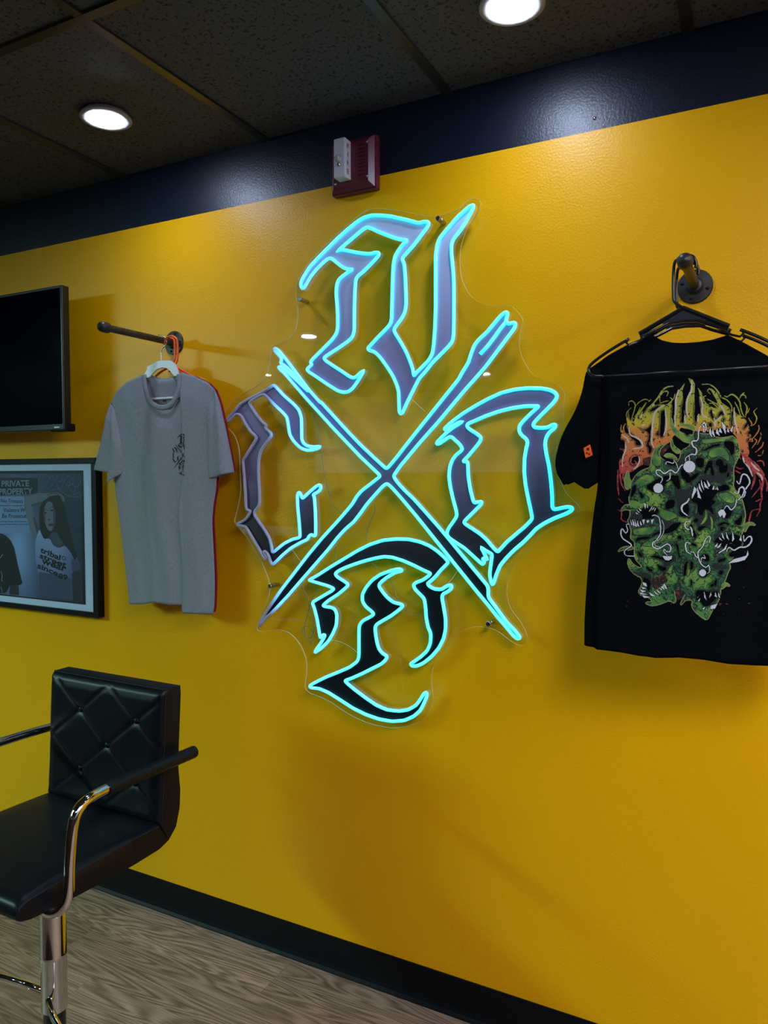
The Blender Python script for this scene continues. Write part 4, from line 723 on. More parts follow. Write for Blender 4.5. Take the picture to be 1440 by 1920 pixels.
 ('p','k',0,'-1082 14227 -974 14313 -1033 14354 -1149 14381 -1331 14379 -1340 14166 -1299 14054 -1233 14027 -1197 14169 -1093 14143 -1033 14032 -1023 14158;-914 14160 -788 14239 -692 14151 -670 14110 -746 13990 -796 13988;-570 13973 -509 14085 -480 13975 -530 13847 -580 13859 -630 13872 -644 13930;-940 13859 -846 13924 -744 13899 -724 13837 -820 13880 -914 13818;-907 13811 -803 13814 -817 13741 -893 13710;-986 13556 -891 13615 -740 13662 -614 13688 -525 13614 -480 13533 -509 13435 -608 13368 -734 13384 -796 13318 -849 13407 -914 13474 -1023 13484;-1304 12875 -1266 12934 -1149 12941 -1057 12861 -1108 12813 -1184 12737 -1276 12774;-1232 13234 -1129 13246 -1073 13171 -1100 13082 -1204 13105 -1257 13162;-933 13122 -857 13168 -766 13189 -805 13112 -907 13078;-918 12869 -866 12931 -811 12904 -838 12829 -889 12819;-1004 12666 -939 12758 -922 12672 -961 12567;-1065 12620 -1001 12655 -985 12583 -1051 12561;-1350 12458 -1232 12509 -1075 12463 -889 12498 -932 12360 -1007 12270 -1070 12177 -1135 12158 -1200 12167 -1241 12266 -1320 12300;-1415 13923 -1350 13985 -1307 13940 -1335 13880 -1388 13893;-1333 13784 -1217 13833 -1097 13791 -1190 13799 -1292 13683;-1453 13096 -1386 13056 -1397 12898 -1450 12896;-1447 12724 -1393 12670 -1404 12566 -1444 12564;-1465 13808 -1385 13740 -1317 13586 -1382 13555 -1436 13610;-1459 13466 -1380 13470 -1313 13387 -1405 13397;-633 13360 -483 13394 -482 13339 -555 13211 -731 13202 -732 13272'),
 ('p','w',0,'-1124 15863 -1079 15622 -1141 15724;-1072 15820 -1021 15621 -1092 15723;-996 15831 -939 15660 -1016 15721;-939 15843 -896 15717 -959 15747;-916 15960 -842 15868 -826 15681 -884 15800;-794 15839 -764 15728 -807 15743;-698 15880 -714 15723 -751 15769;-1398 14635 -1351 14561 -1438 14377 -1440 14462;-1355 14653 -1263 14379 -1329 14406;-1311 14706 -1239 14489 -1311 14590;-1276 14804 -1207 14532 -1267 14661;-1223 14748 -1118 14574 -1201 14619;-1169 14776 -1094 14661 -1130 14616;-1023 14678 -1021 14561 -1059 14578;-1006 14637 -976 14561 -1001 14578;-974 14637 -938 14562 -969 14564;-2396 14281 -2344 14249 -2363 14144;-2333 14252 -2302 14235 -2317 14145;-2206 14251 -2232 14149 -2291 14087;-2177 14208 -2190 14150 -2237 14117;-2136 14212 -2162 14122 -2201 14074;-2502 14191 -2425 14099 -2473 14113;-2554 14146 -2466 14069 -2500 14068;-2570 14084 -2494 14039 -2541 14038;-2671 13938 -2617 13801 -2644 13800;-2629 13954 -2560 13780 -2608 13786;-2582 13940 -2518 13760 -2559 13773;-2526 13927 -2476 13761 -2517 13789;-2467 13914 -2420 13806 -2454 13791;-2421 13912 -2367 13931 -2386 13799;-2330 13910 -2269 13911 -2296 13861 -2323 13860;-2247 13919 -2187 13935 -2220 13824;-2391 12580 -2318 12553 -2303 12477 -2379 12516;-2420 12475 -2302 12448 -2391 12427;-2447 12414 -2315 12388 -2404 12352;-2460 12354 -2286 12316 -2418 12307;-2403 12299 -2216 12263 -2361 12237;-2265 12368 -2120 12299 -2222 12292;-2169 12419 -2038 12305 -2140 12356;-2114 12466 -2011 12351 -2086 12389;-2060 12470 -1985 12411 -2005 12468;-1949 12579 -1890 12476 -1936 12473 -1992 12542;-2030 12501 -1973 12534 -1944 12429;-867 13717 -804 13546 -855 13602;-785 13719 -722 13535 -779 13605;-665 13723 -634 13569 -670 13509;-919 13617 -842 13523 -905 13556;-511 13659 -496 13530 -539 13556;-933 13490 -948 13402 -1005 13397;-861 13493 -897 13388 -966 13371;-759 13483 -782 13354 -910 13264 -926 13274 -810 13377;-735 13073 -629 13165 -480 13214 -406 13245 -383 13350 -367 13261 -429 13159 -553 13111;-1180 12487 -1122 12287 -1167 12340;-1050 12468 -1033 12407 -1076 12333;-960 12474 -929 12358 -973 12383;-909 12492 -865 12334 -903 12388;-1254 12397 -1292 12345 -1329 12271;-1240 12341 -1264 12247 -1290 12260;-1145 12162 -1170 12084 -1202 12110;-1093 12138 -1131 12073 -1149 12085;-1045 12185 -914 12237 -963 12129 -1046 12108'),
 ('s','w',28,'-1251 15741 -1240 15839 -1267 15910 -1222 15929 -1201 15838 -1225 15741;-1267 15910 -1330 15814 -1352 15590 -1456 15564 -1441 15465 -1375 15407 -1386 15295 -1465 15296 -1569 15227 -1580 15128;-610 14746 -559 14691 -512 14870 -426 14856 -373 14719 -445 14582 -467 14444 -577 14374;-643 14511 -580 14498 -557 14595 -495 14623 -469 14554 -504 14444 -553 14388;-2065 14701 -2026 14801 -2136 14888 -2151 14960 -2083 14974 -1986 14902 -1866 14973 -1758 14916 -1667 15058 -1588 15085 -1521 15042'),
 ('s','w',16,'-1879 14945 -1877 14801 -1943 14744;-1802 15187 -1747 15087 -1719 14987;-1962 15089 -1950 15146 -1882 15131 -1815 15116 -1802 15187;-1497 15169 -1511 15254'),
 ('s','w',25,'-2218 14004 -2163 14020 -2080 13964 -2050 13791 -2048 13632 -2114 13513 -2196 13437 -2194 13350 -2097 13310 -2002 13358 -1908 13420 -1840 13365 -1852 13263 -1919 13260 -1961 13302 -1974 13258 -1904 13174;-2691 13816 -2747 13800 -2717 13683 -2759 13622 -2831 13709 -2859 13619 -2814 13502 -2670 13404 -2641 13346 -2740 13268 -2781 13206 -2738 13134 -2567 13128;-1467 13908 -1554 13891 -1566 13805 -1525 13749 -1459 13744;-1454 13452 -1534 13464 -1545 13377 -1517 13278 -1450 13239'),
 ('s','w',14,'-2025 13922 -1982 13793 -1994 13648 -2073 13500 -2155 13468 -2154 13381 -2043 13342'),
 ('s','w',37,'-1496 14376 -1535 14305 -1626 14232 -1624 14118 -1530 14034'),
 ('s','w',23,'-838 14162 -776 14246 -699 14164 -625 14249 -603 14388;-1094 13481 -1076 13580 -1109 13614 -1173 13534 -1222 13391 -1299 13288 -1297 13175 -1242 13035 -1149 12969 -1098 13014 -1077 12902 -1121 12843'),
 ('s','w',28,'-771 13312 -722 13398 -633 13346 -534 13406 -410 13425 -325 13525 -327 13622 -389 13619 -449 13534 -464 13644;-1465 13794 -1438 13752 -1416 13611'),
 ('s','w',17,'-1456 13267 -1390 13270 -1336 13173 -1283 13161;-1242 13064 -1231 13164 -1166 13153 -1193 13222'),
 ('p','w',0,'-1387 15041 -1401 14979 -1443 14934 -1500 14918 -1559 14935 -1602 14981 -1619 15043 -1604 15106 -1562 15151 -1504 15167 -1446 15149 -1403 15103;-2009 14593 -2021 14541 -2056 14503 -2105 14488 -2155 14502 -2191 14540 -2205 14592 -2193 14644 -2157 14682 -2108 14696 -2059 14682 -2022 14644;-901 14161 -838 14162 -796 14079 -822 13992 -847 14005 -861 14064 -898 14004 -934 14062 -939 14118;-1142 12856 -1151 12819 -1175 12790 -1209 12778 -1243 12786 -1268 12812 -1278 12848 -1269 12886 -1245 12914 -1211 12926 -1177 12918 -1152 12892;-2002 13158 -1807 13167 -1819 13106 -1876 13071 -1943 13075'),
]
AX0, AX1, AZ0, AZ1 = -0.318, 0.006, 1.118, 1.722
cv = Canvas(AX0, AX1, AZ0, AZ1, 0.00085)
mixc = lambda a, b, t: np.array(a, float)[None, None] * (1 - t[..., None]) + np.array(b, float)[None, None] * t[..., None]
tz = (AZ1 - cv.Z) / (AZ1 - AZ0)
n1, n2, n3, n4 = cv.noise(0.05, 1), cv.noise(0.018, 2), cv.noise(0.004, 3, 2), cv.noise(0.03, 5, 4)
def ramp(t, stops):
    out = np.zeros(t.shape + (3,)); xs_ = [q[0] for q in stops]
    for k in range(3): out[..., k] = np.interp(t, xs_, [q[1][k] for q in stops])
    return out
FL = ramp(tz + 0.03 * (n1 - 0.5), [(0.04, (170, 180, 90)), (0.15, (175, 180, 50)), (0.205, (215, 195, 40)), (0.235, (230, 155, 60)), (0.30, (225, 125, 60)), (0.36, (215, 90, 65)), (0.42, (165, 50, 55))])
FL[(n3 > 0.73)] = (25, 20, 15)
GR = ramp(np.clip((n4 - 0.3) / 0.4 + 0.35 * (n2 - 0.5), 0, 1), [(0, (22, 62, 58)), (0.35, (42, 105, 62)), (0.7, (85, 148, 62)), (1, (135, 175, 70))])
teal = np.clip((tz - 0.62) / 0.35, 0, 1)[..., None] * 0.55
GR = GR * (1 - teal) + np.array((28, 112, 88)) * teal
ink = (np.abs(n4 - 0.47) < 0.020) | (np.abs(n2 - 0.40) < 0.024) | (np.abs(n4 - 0.585) < 0.014) | (n4 < 0.36) | (np.abs(n2 - 0.62) < 0.014) | (n3 > 0.80)
GR[ink] = (12, 30, 24)
LG = ramp(np.clip(n2, 0, 1), [(0.25, (60, 120, 60)), (0.75, (140, 180, 75))]); LG[np.abs(n4 - 0.5) < 0.008] = (15, 35, 25)
MA = ramp(n3, [(0.45, (8, 6, 8)), (0.62, (70, 20, 24)), (0.8, (150, 50, 40))])
RD = ramp(n3, [(0.3, (110, 25, 35)), (0.55, (205, 62, 72))])
COL = {'f': FL, 'g': GR, 'l': LG, 'm': MA, 'r': RD, 'h': np.array((225, 210, 205.)), 'w': np.array((240, 242, 255.)), 'k': None}
gm = np.zeros(cv.a.shape, bool)
def flush():
    global gm
    if gm.any():
        d = gm.copy()
        for _ in range(2):
            e = d.copy(); e[1:] |= d[:-1]; e[:-1] |= d[1:]; e[:, 1:] |= d[:, :-1]; e[:, :-1] |= d[:, 1:]; d = e
        r_ = d & ~gm; cv.rgb[r_] = (170, 170, 105); cv.a[r_] = 1
        inn = gm.copy()
        gm = np.zeros(cv.a.shape, bool)
for kind, colk, w, pts in ART:
    if colk not in 'gl': flush()
    for qq in pts.split(';'):
        P = unpack(qq)
        if kind == 'p' and colk in 'gkl': P = soften(P, True, 0.004)
        b, m_ = cv.poly(P) if kind == 'p' else cv.line(P, w / 1e4)
        if colk in 'kl' and kind == 'p':           # inked shading round cavities and horns
            Pm = np.array(P); lo, hi = Pm.min(0) - 0.006, Pm.max(0) + 0.006
            b, m_ = cv._box([tuple(lo), tuple(hi)], 0), None
            X, Z = cv.X[b], cv.Z[b]; m_ = np.zeros(X.shape, bool)
            for (xa, za), (xb, zb) in zip(P, P[1:] + P[:1]):
                if za != zb: m_ ^= ((za > Z) != (zb > Z)) & (X < (xb - xa) * (Z - za) / (zb - za) + xa)
            d_ = m_.copy()
            for k_ in range(4 if colk == 'k' else 2):
                e = d_.copy(); e[1:] |= d_[:-1]; e[:-1] |= d_[1:]; e[:, 1:] |= d_[:, :-1]; e[:, :-1] |= d_[:, 1:]; d_ = e
                if colk == 'k': r_ = d_ & ~m_; cv.rgb[b][r_] *= 0.80
            if colk == 'l': cv.rgb[b][d_ & ~m_] = (10, 26, 22)
        if colk == 'k': cv.a[b][m_] = 0
        else:
            if colk == 'w':                        # a dark contour round teeth, strings and eyes
                if kind == 's': b2, m2 = cv.line(P, w / 1e4 + 0.0030)
                else:
                    b2, m2 = b, m_.copy()
                    for _ in range(2):
                        e = m2.copy(); e[1:] |= m2[:-1]; e[:-1] |= m2[1:]; e[:, 1:] |= m2[:, :-1]; e[:, :-1] |= m2[:, 1:]; m2 = e
                cv.a[b2][m2] = 0
            cv.paint(b, m_, COL[colk])
        if colk in 'gl' and kind == 'p': gm[b] |= m_
flush()
sp = (cv.noise(0.004, 9, 1) > 0.965) & (cv.a < 0.5) & (tz > 0.55) & (np.abs(cv.X + 0.16) < 0.13) & (tz < 0.86)
cv.rgb[sp] = (120, 60, 50); cv.a[sp] = 1
Xb, Zb, Ub, Vb = coons(mm(BLACK['top']), mm(BLACK['bottom']), catmull(mm(BLACK['left']), False, 4), catmull(mm(BLACK['right']), False, 4), 111, 90)
bo = [o for o in bt.children if o.name.startswith('front_panel')][0]
yy = np.array([v.co.y for v in bo.data.vertices]); xx = np.array([v.co.x for v in bo.data.vertices]); zz = np.array([v.co.z for v in bo.data.vertices])
# regular height map of the front panel, so the ink lies on the cloth
hx, hz = np.linspace(AX0 - 0.02, AX1 + 0.02, 60), np.linspace(AZ0 - 0.02, AZ1 + 0.02, 90)
HM = np.zeros((90, 60))
for i in range(90):
    dz = (zz - hz[i])
    near = np.abs(dz) < 0.02
    for j in range(60):
        d2 = (xx[near] - hx[j]) ** 2 + dz[near] ** 2; w_ = 1 / (d2 + 2e-5) ** 2; HM[i, j] = (w_ * yy[near]).sum() / w_.sum()
def on_shirt(x, z):
    fx = np.clip((x - hx[0]) / (hx[1] - hx[0]), 0, 58.999); fz = np.clip((z - hz[0]) / (hz[1] - hz[0]), 0, 88.999)
    i, j = fz.astype(int), fx.astype(int); a, b = fz - i, fx - j
    return (HM[i, j] * (1 - b) + HM[i, j + 1] * b) * (1 - a) + (HM[i + 1, j] * (1 - b) + HM[i + 1, j + 1] * b) * a - 0.0016
pr = cv.mesh('skull_print', M_INK, bt, on_shirt, 0.74)
pr['label'] = 'colour print of green horned skulls below flaming letters'

# hangers on the right rail
def black_hanger(ax, y, az, label, rail_z, skew):
    t = thing('clothes_hanger', label, 'hanger', (ax, y, az), 'black plastic hangers on the right rail')
    hk = [(ax + 0.004, y, az - 0.004), (ax - 0.016, y, az + 0.012), (ax - 0.020, y, az + 0.030), (ax - 0.020, y, rail_z - 0.004), (ax - 0.013, y, rail_z + 0.011), (ax + 0.001, y, rail_z + 0.0165), (ax + 0.016, y, rail_z + 0.012), (ax + 0.0225, y, rail_z - 0.002), (ax + 0.0215, y, rail_z - 0.012)]
    MB().sweep(catmull([(p[0], p[2]) for p in hk], False, 4) and [(p[0], y, p[1]) for p in catmull([(p[0], p[2]) for p in hk], False, 4)], 0.0032, 8, r2=0.0042, up=(0, 1, 0)).build('hook', M_BLACKPLASTIC, t, smooth=True)
    for s in (-1, 1):
        X = lambda d: ax + s * d
        MB().sweep([(X(-0.002), y, az), (X(0.086), y, az - 0.046)], 0.0052, 8, r2=0.0042, up=(0, 1, 0)).build('shoulder_bar', M_BLACKPLASTIC, t)
        MB().sweep([(X(0.080), y, az - 0.044), (X(0.078), y, az - 0.054), (X(0.090), y, az - 0.063), (X(0.106), y, az - 0.068), (X(0.112), y, az - 0.062), (X(0.108), y, az - 0.054)], 0.0026, 6).build('strap_notch', M_BLACKPLASTIC, t)
        MB().sweep(catmull([(X(0.106), az - 0.054), (X(0.14), az - 0.072), (X(0.172), az - 0.092), (X(0.188), az - 0.106), (X(0.189), az - 0.118), (X(0.178), az - 0.128), (X(0.158), az - 0.130)], False, 4) and [(p[0], y, p[1]) for p in catmull([(X(0.106), az - 0.054), (X(0.14), az - 0.072), (X(0.172), az - 0.092), (X(0.188), az - 0.106), (X(0.189), az - 0.118), (X(0.178), az - 0.128), (X(0.158), az - 0.130)], False, 4)], 0.0034, 8).build('shoulder_end', M_BLACKPLASTIC, t, smooth=True)
        MB().sweep([(X(0.084), y, az - 0.052), (X(0.052), y, az - 0.040), (X(0.028), y, az - 0.029), (X(-0.001), y, az - 0.027)], 0.0036, 6).build('brace', M_BLACKPLASTIC, t)
    MB().sweep([(ax - 0.16, y, az - 0.130), (ax + 0.16, y, az - 0.130)], 0.0026, 8).build('lower_bar', M_BLACKPLASTIC, t, smooth=True)
    MB().prism([(ax, az - 0.002), (ax + 0.05, az - 0.028), (ax + 0.028, az - 0.030), (ax - 0.028, az - 0.030), (ax - 0.05, az - 0.028)], y - 0.0015, y + 0.0015).build('web_plate', M_BLACKPLASTIC, t)
    return t
black_hanger(-0.166, -0.209, 1.829, 'empty black plastic hanger in front of the black shirt, nearer the rail end', 1.918, 0)
black_hanger(-0.166, -0.150, 1.829, 'black plastic hanger inside the black shirt, nearer the wall', 1.918, 0)

# ------------------------------------------------------------------ framed poster
po = thing('framed_poster', 'black framed photo print with pale mat below the television', 'picture', (-2.45, 0, 1.27))
FX0, FX1, FZ0, FZ1, FD = -2.83, -2.074, 0.992, 1.552, -0.030
for n_, a in (('top', (FX0, FX1, FZ1 - 0.020, FZ1)), ('bottom', (FX0, FX1, FZ0, FZ0 + 0.018)), ('left', (FX0, FX0 + 0.024, FZ0 + 0.018, FZ1 - 0.020)), ('right', (FX1 - 0.024, FX1, FZ0 + 0.018, FZ1 - 0.020))):
    MB().box(a[0], a[1], FD, -0.001, a[2], a[3]).build('frame_rail', M_BLACKMATT, po, bevel=0.0012)
MB().box(FX0 + 0.02, FX1 - 0.02, -0.0225, -0.003, FZ0 + 0.015, FZ1 - 0.016).build('mat_board', M_MAT, po)
POSTER = [
 ('p','sign',0,'-29768 14089 -24580 14126 -24528 13751 -24376 13096 -24288 12769 -29835 12580'),
 ('p','head',0,'-29735 14848 -23809 14811 -23826 14278 -24144 14210 -29770 14054'),
 ('s','ink',20,'-29785 13702 -24527 13784'),
 ('s','ink',20,'-29815 13041 -24422 13200'),
 ('s','ink',20,'-29820 12929 -24401 13095'),
 ('s','faint',20,'-23685 14934 -23742 14642 -23507 14481 -23311 14643 -23114 14901 -22931 14740 -23127 14483'),
 ('s','faint',20,'-22738 14932 -22840 14645 -22660 14422 -22469 14614 -22278 14868 -22052 14804 -22197 14488 -22019 14332'),
 ('s','faint',20,'-21912 14930 -22011 14615 -21743 14491 -21557 14742'),
 ('s','faint',20,'-23130 14355 -22753 14422 -22478 14296 -22206 14172 -21663 14147'),
 ('s','faint',20,'-21835 14428 -21932 14207 -21658 14303 -21575 14054'),
 ('s','faint',20,'-23544 14837 -23302 14933 -23119 14740'),
 ('s','faint',20,'-22459 14963 -22512 14741 -22699 14677'),
 ('s','faint',20,'-22190 14741 -22287 14551 -22012 14584 -21872 14742'),
 ('p','skin',0,'-24567 14080 -24243 14183 -23754 14269 -23323 14257 -22756 14310 -22481 14201 -22386 13964 -23141 14001 -23571 13963 -23815 13862 -24158 13758 -24061 13432 -23795 12949 -24028 12499 -24237 12837 -24467 13357 -24593 13750'),
 ('p','skindark',0,'-24254 13822 -23715 13944 -23573 13898 -24159 13741'),
 ('p','skindark',0,'-24061 13432 -23747 12918 -23899 12717 -24124 13300'),
 ('s','hand',26,'-23325 14192 -22945 14260 -22530 14105'),
 ('s','hand',26,'-23232 14129 -22854 14165 -22486 14010'),
 ('s','hand',26,'-23134 14242 -22664 14279 -22482 14169'),
 ('p','tee',0,'-23795 12949 -23565 12598 -23230 12611 -23048 12359 -22768 12291 -22440 12385 -22077 12209 -21811 11968 -21619 11567 -22098 11444 -22103 11253 -22071 10424 -23871 10518 -23895 11306 -24025 11792 -24029 12450'),
 ('p','teedark',0,'-21900 12027 -21619 11567 -22098 11444 -22133 11825'),
 ('p','teedark',0,'-23868 11373 -22104 11221 -22071 10424 -23871 10518'),
 ('p','skindark',0,'-23199 12838 -22889 12977 -22530 12477 -22814 12305 -23047 12392'),
 ('p','hair',0,'-23571 13963 -23136 14162 -22666 14199 -22391 13789 -22276 13315 -22064 12686 -21939 12279 -21786 12064 -21950 11860 -22125 12144 -22530 12477 -22891 12881 -23177 12807 -23277 12609 -23565 12582 -23746 12951 -23782 13374 -23721 13766'),
 ('p','skin',0,'-23481 13770 -23284 13983 -23072 13938 -22906 13652 -22890 13267 -22982 13007 -23175 12855 -23362 12963 -23489 13186 -23562 13476'),
 ('p','skindark',0,'-23072 13938 -22906 13652 -22890 13267 -22982 13007 -23103 12906 -23021 13263 -23033 13649'),
 ('p','skindark',0,'-23481 13770 -23443 13447 -23428 13155 -23506 13250 -23562 13476'),
 ('p','eye',0,'-23535 13548 -23438 13592 -23335 13553 -23441 13511'),
 ('p','eye',0,'-23218 13629 -23079 13687 -22963 13644 -23096 13599'),
 ('p','eye',0,'-23351 13313 -23232 13338 -23152 13298 -23257 13276'),
 ('s','eye',18,'-23542 13639 -23412 13674 -23318 13627'),
 ('s','eye',18,'-23245 13693 -23077 13777 -22937 13731'),
 ('p','lip',0,'-23310 13110 -23213 13168 -23095 13177 -22969 13136 -23112 13061 -23254 13057'),
 ('p','skindim',0,'-22098 11444 -21687 11532 -21670 10455 -22071 10424'),
 ('s','teeline',15,'-23330 10851 -22859 10753 -22296 10920'),
 ('s','teeline',15,'-23241 10661 -22770 10597 -22209 10734'),
 ('p','blacktee',0,'-29827 12760 -25960 12712 -25652 12621 -25402 12462 -25207 12202 -25026 11574 -24773 10854 -25053 10768 -25513 10737 -25729 10451 -29943 10151'),
 ('p','skindim',0,'-25513 10737 -25001 10798 -24989 10403 -25576 10394'),
 ('s','mark',23,'-26098 11755 -25993 11795 -25885 11902'),
 ('s','mark',23,'-26012 11249 -25940 11083 -25997 10944 -25921 10880'),
 ('s','mark',23,'-26033 10668 -25962 10469'),
 ('p','border',0,'-29722 15126 -21415 15078 -21417 14972 -29728 14991'),
 ('p','border',0,'-21526 15079 -21415 15078 -21450 10307 -21592 10366'),
 ('p','border',0,'-29933 10369 -26044 10377 -21448 10377 -21450 10307 -26046 10305 -29936 10296'),
]
POSTER_TEXT = [
 ('PRIVATE',[(-25855,14482),(-24291,14503),(-25846,14717)],'pale'),
 ('PROPERTY',[(-26001,14171),(-24105,14210),(-25992,14414)],'pale'),
 ('No Trespas',[(-25909,13842),(-24669,13845),(-25902,14024)],'ink'),
 ('Violators W',[(-25786,13521),(-24550,13546),(-25780,13676)],'ink'),
 ('Be Prosecut',[(-25861,13296),(-24477,13330),(-25855,13452)],'ink'),
 ('tribal',[(-23773,12093),(-22711,11827),(-23709,12299)],'ink'),
 ('street',[(-23819,11875),(-22416,11586),(-23755,12048)],'ink'),
 ('wear',[(-23728,11683),(-22421,11425),(-23665,11850)],'ink'),
 ('since',[(-23947,11494),(-22845,11245),(-23892,11694)],'ink'),
 ('89',[(-22823,11192),(-22346,11135),(-22789,11388)],'ink'),
 ('O',[(-22621,11880),(-22400,11837),(-22598,12025)],'ink'),
]
PX0, PX1, PZ0, PZ1 = FX0 + 0.07, -2.141, 1.031, 1.508
pc = Canvas(PX0, PX1, PZ0, PZ1, 0.0011)
bg = np.exp(-(((pc.X + 2.50) / 0.10) ** 2 + ((pc.Z - 1.22) / 0.20) ** 2))
BGC = np.array((62, 72, 102.)) + bg[..., None] * np.array((68, 96, 118.)) - np.clip((pc.X + 2.42) / 0.3, 0, 1)[..., None] * np.array((30, 30, 34.))
pc.paint((slice(None), slice(None)), np.ones(pc.a.shape, bool), BGC)
TEE = np.array((150, 172, 222.)) - np.clip((1.31 - pc.Z) / 0.26, 0, 1)[..., None] * np.array((62, 70, 80.)) - np.clip((pc.X + 2.27) / 0.12, 0, 1)[..., None] * np.array((60, 66, 74.))
PCOL = dict(sign=(118, 150, 196), head=(20, 26, 40), ink=(14, 16, 30), faint=(88, 100, 134), skin=(104, 112, 132), skindark=(66, 72, 94), hand=(52, 52, 66), tee=TEE, teedark=(66, 74, 104), hair=(16, 16, 26), eye=(26, 24, 36), lip=(62, 48, 60), skindim=(44, 42, 56), teeline=(58, 64, 92), blacktee=(9, 11, 19), mark=(160, 170, 200), border=(8, 9, 16), pale=(120, 135, 165))
for kind, colk, w, pts in POSTER:
    P = unpack(pts); col = PCOL[colk]
    if kind == 'p': b, m_ = pc.poly(soften(P, True, 0.006) if colk not in ('border', 'head', 'sign') else P)
    else: b, m_ = pc.line(P, w / 1e4, False)
    pc.paint(b, m_, col if isinstance(col, np.ndarray) else np.array(col, float))
pm = pc.mesh('photo_print', M_PHOTO, po, lambda x, z: 0 * x - 0.0232)
pm['label'] = 'blue toned photo of a long haired woman in a white tee before a private property sign'
M_TXT = {'ink': mat('dark_lettering', lin(14, 16, 30), 0.7), 'pale': mat('pale_lettering', lin(122, 137, 167), 0.7)}
def text_mesh(txt, quad, y, m, parent, bold=0.012, name='lettering', mapf=None):
    cu = bpy.data.curves.new('lettering', 'FONT'); cu.body = txt; cu.offset = bold; cu.resolution_u = 3
    ob = bpy.data.objects.new('lettering_source', cu); C.objects.link(ob)
    bpy.context.view_layer.update()
    me = bpy.data.meshes.new_from_object(ob.evaluated_get(bpy.context.evaluated_depsgraph_get()))
    bpy.data.objects.remove(ob); bpy.data.curves.remove(cu)
    co = np.zeros(len(me.vertices) * 3); me.vertices.foreach_get('co', co); co = co.reshape(-1, 3)
    lo, hi = co.min(0), co.max(0); u = (co[:, 0] - lo[0]) / (hi[0] - lo[0]); v = (co[:, 1] - lo[1]) / (hi[1] - lo[1])
    if mapf: out = mapf(u, v)
    else:
        O, Rr, T = [np.array(p) for p in quad]; xz = O + u[:, None] * (Rr - O) + v[:, None] * (T - O)
        out = np.c_[xz[:, 0], np.full(len(u), y), xz[:, 1]]
    me.vertices.foreach_set('co', out.ravel()); me.update(); me.materials.clear(); me.materials.append(m); me.name = name
    o = bpy.data.objects.new(name, me); C.objects.link(o)
    if parent: o.parent = parent; o.matrix_parent_inverse = parent.matrix_world.inverted()
    return o
for txt, q, ck in POSTER_TEXT:
    text_mesh(txt, mm(q), -0.0236, M_TXT[ck], pm, 0.03 if txt in ('PRIVATE', 'PROPERTY') or txt.islower() or txt == '89' else 0.005)
MB().box(FX0 + 0.02, FX1 - 0.02, -0.0272, -0.0256, FZ0 + 0.015, FZ1 - 0.016).build('glass', M_PICGLASS, po)

# ------------------------------------------------------------------ television
tv = thing('television', 'black flat television on the wall at the left edge above the poster', 'television', (-2.55, 0, 1.88))
TX0, TX1, TZ0, TZ1 = -2.975, -2.108, 1.643, 2.124
tb = MB().box(TX0, TX1, -0.128, -0.098, TZ0, TZ1).build('casing', M_BLACKPLASTIC, tv, bevel=0.003)
MB().box(TX0 + 0.12, TX1 - 0.12, -0.099, -0.055, TZ0 + 0.02, TZ1 - 0.1).build('rear_housing', M_BLACKMATT, tv, bevel=0.01)
MB().box(TX0 + 0.009, TX1 - 0.008, -0.1292, -0.127, TZ0 + 0.020, TZ1 - 0.009).build('screen', M_SCREEN, tv)
MB().box(TX1 - 0.075, TX1 + 0.004, -0.124, -0.085, TZ0 - 0.004, TZ0 + 0.022).build('corner_foot', M_BLACKMATT, tv, bevel=0.003)
MB().box(TX1 - 0.048, TX1 - 0.022, -0.1290, -0.1275, TZ0 + 0.007, TZ0 + 0.0115).build('badge', M_STEEL, tv)
MB().box(-2.75, -2.35, -0.056, -0.001, 1.78, 1.96).build('wall_mount', M_BLACKMATT, tv, bevel=0.004)

# ------------------------------------------------------------------ fire alarm
fa = thing('fire_alarm', 'dark red fire alarm with white strobe on the black band above the sign', 'fire alarm', (-1.047, 0, 2.35))
ax0, ax1, az0, az1 = -1.119, -0.977, 2.277, 2.421
MB().box(ax0, ax1, -0.022, 0.0, az0, az1).build('back_box', M_ALARM, fa, bevel=0.002)
fp = MB(); ring = lambda i, y: [(ax0 + i, y, az0 + i), (ax1 - i, y, az0 + i), (ax1 - i, y, az1 - i), (ax0 + i, y, az1 - i)]
rows = [ring(0.003, -0.0225), ring(0.003, -0.027), ring(0.016, -0.040)]
fp.grid(rows, True); n0 = len(fp.v); fp.f.append((n0 - 4, n0 - 3, n0 - 2, n0 - 1)); fp.mi.append(0)
face = fp.build('face_plate', M_ALARM, fa)
for k in range(9):
    z = 2.392 - k * 0.0098
    MB().box(-1.024, -1.003, -0.0402, -0.0398, z - 0.0013, z + 0.0013).build('sounder_slot', M_SEAM, face)
for x, z in ((-1.097, 2.396), (-1.097, 2.301), (-0.997, 2.398), (-0.997, 2.306)):
    MB().lathe([(0.0, 0.043), (0.0025, 0.0425), (0.004, 0.0405), (0.004, 0.0395)], (x, 0, z), 'Y', 12).build('screw', M_STEEL, face, smooth=True)
sx0, sx1, sy = -1.083, -1.047, -0.074
strobe = MB().box(sx0, sx1, sy, -0.039, 2.303, 2.408).build('strobe', M_STROBE, fa, bevel=0.003)
bulb = MB(); bulb.lathe([(0.0, 0.088), (0.005, 0.0865), (0.009, 0.082), (0.0105, 0.076), (0.0105, 0.073)], (-1.067, 0, 2.353), 'Y', 16)
bulb.build('bulb_cover', M_CLEAR, strobe, smooth=True)
MB().lathe([(0.0, 0.081), (0.004, 0.079), (0.006, 0.0735)], (-1.065, 0, 2.336), 'Y', 12).build('bulb_cover', M_STEEL, strobe, smooth=True)
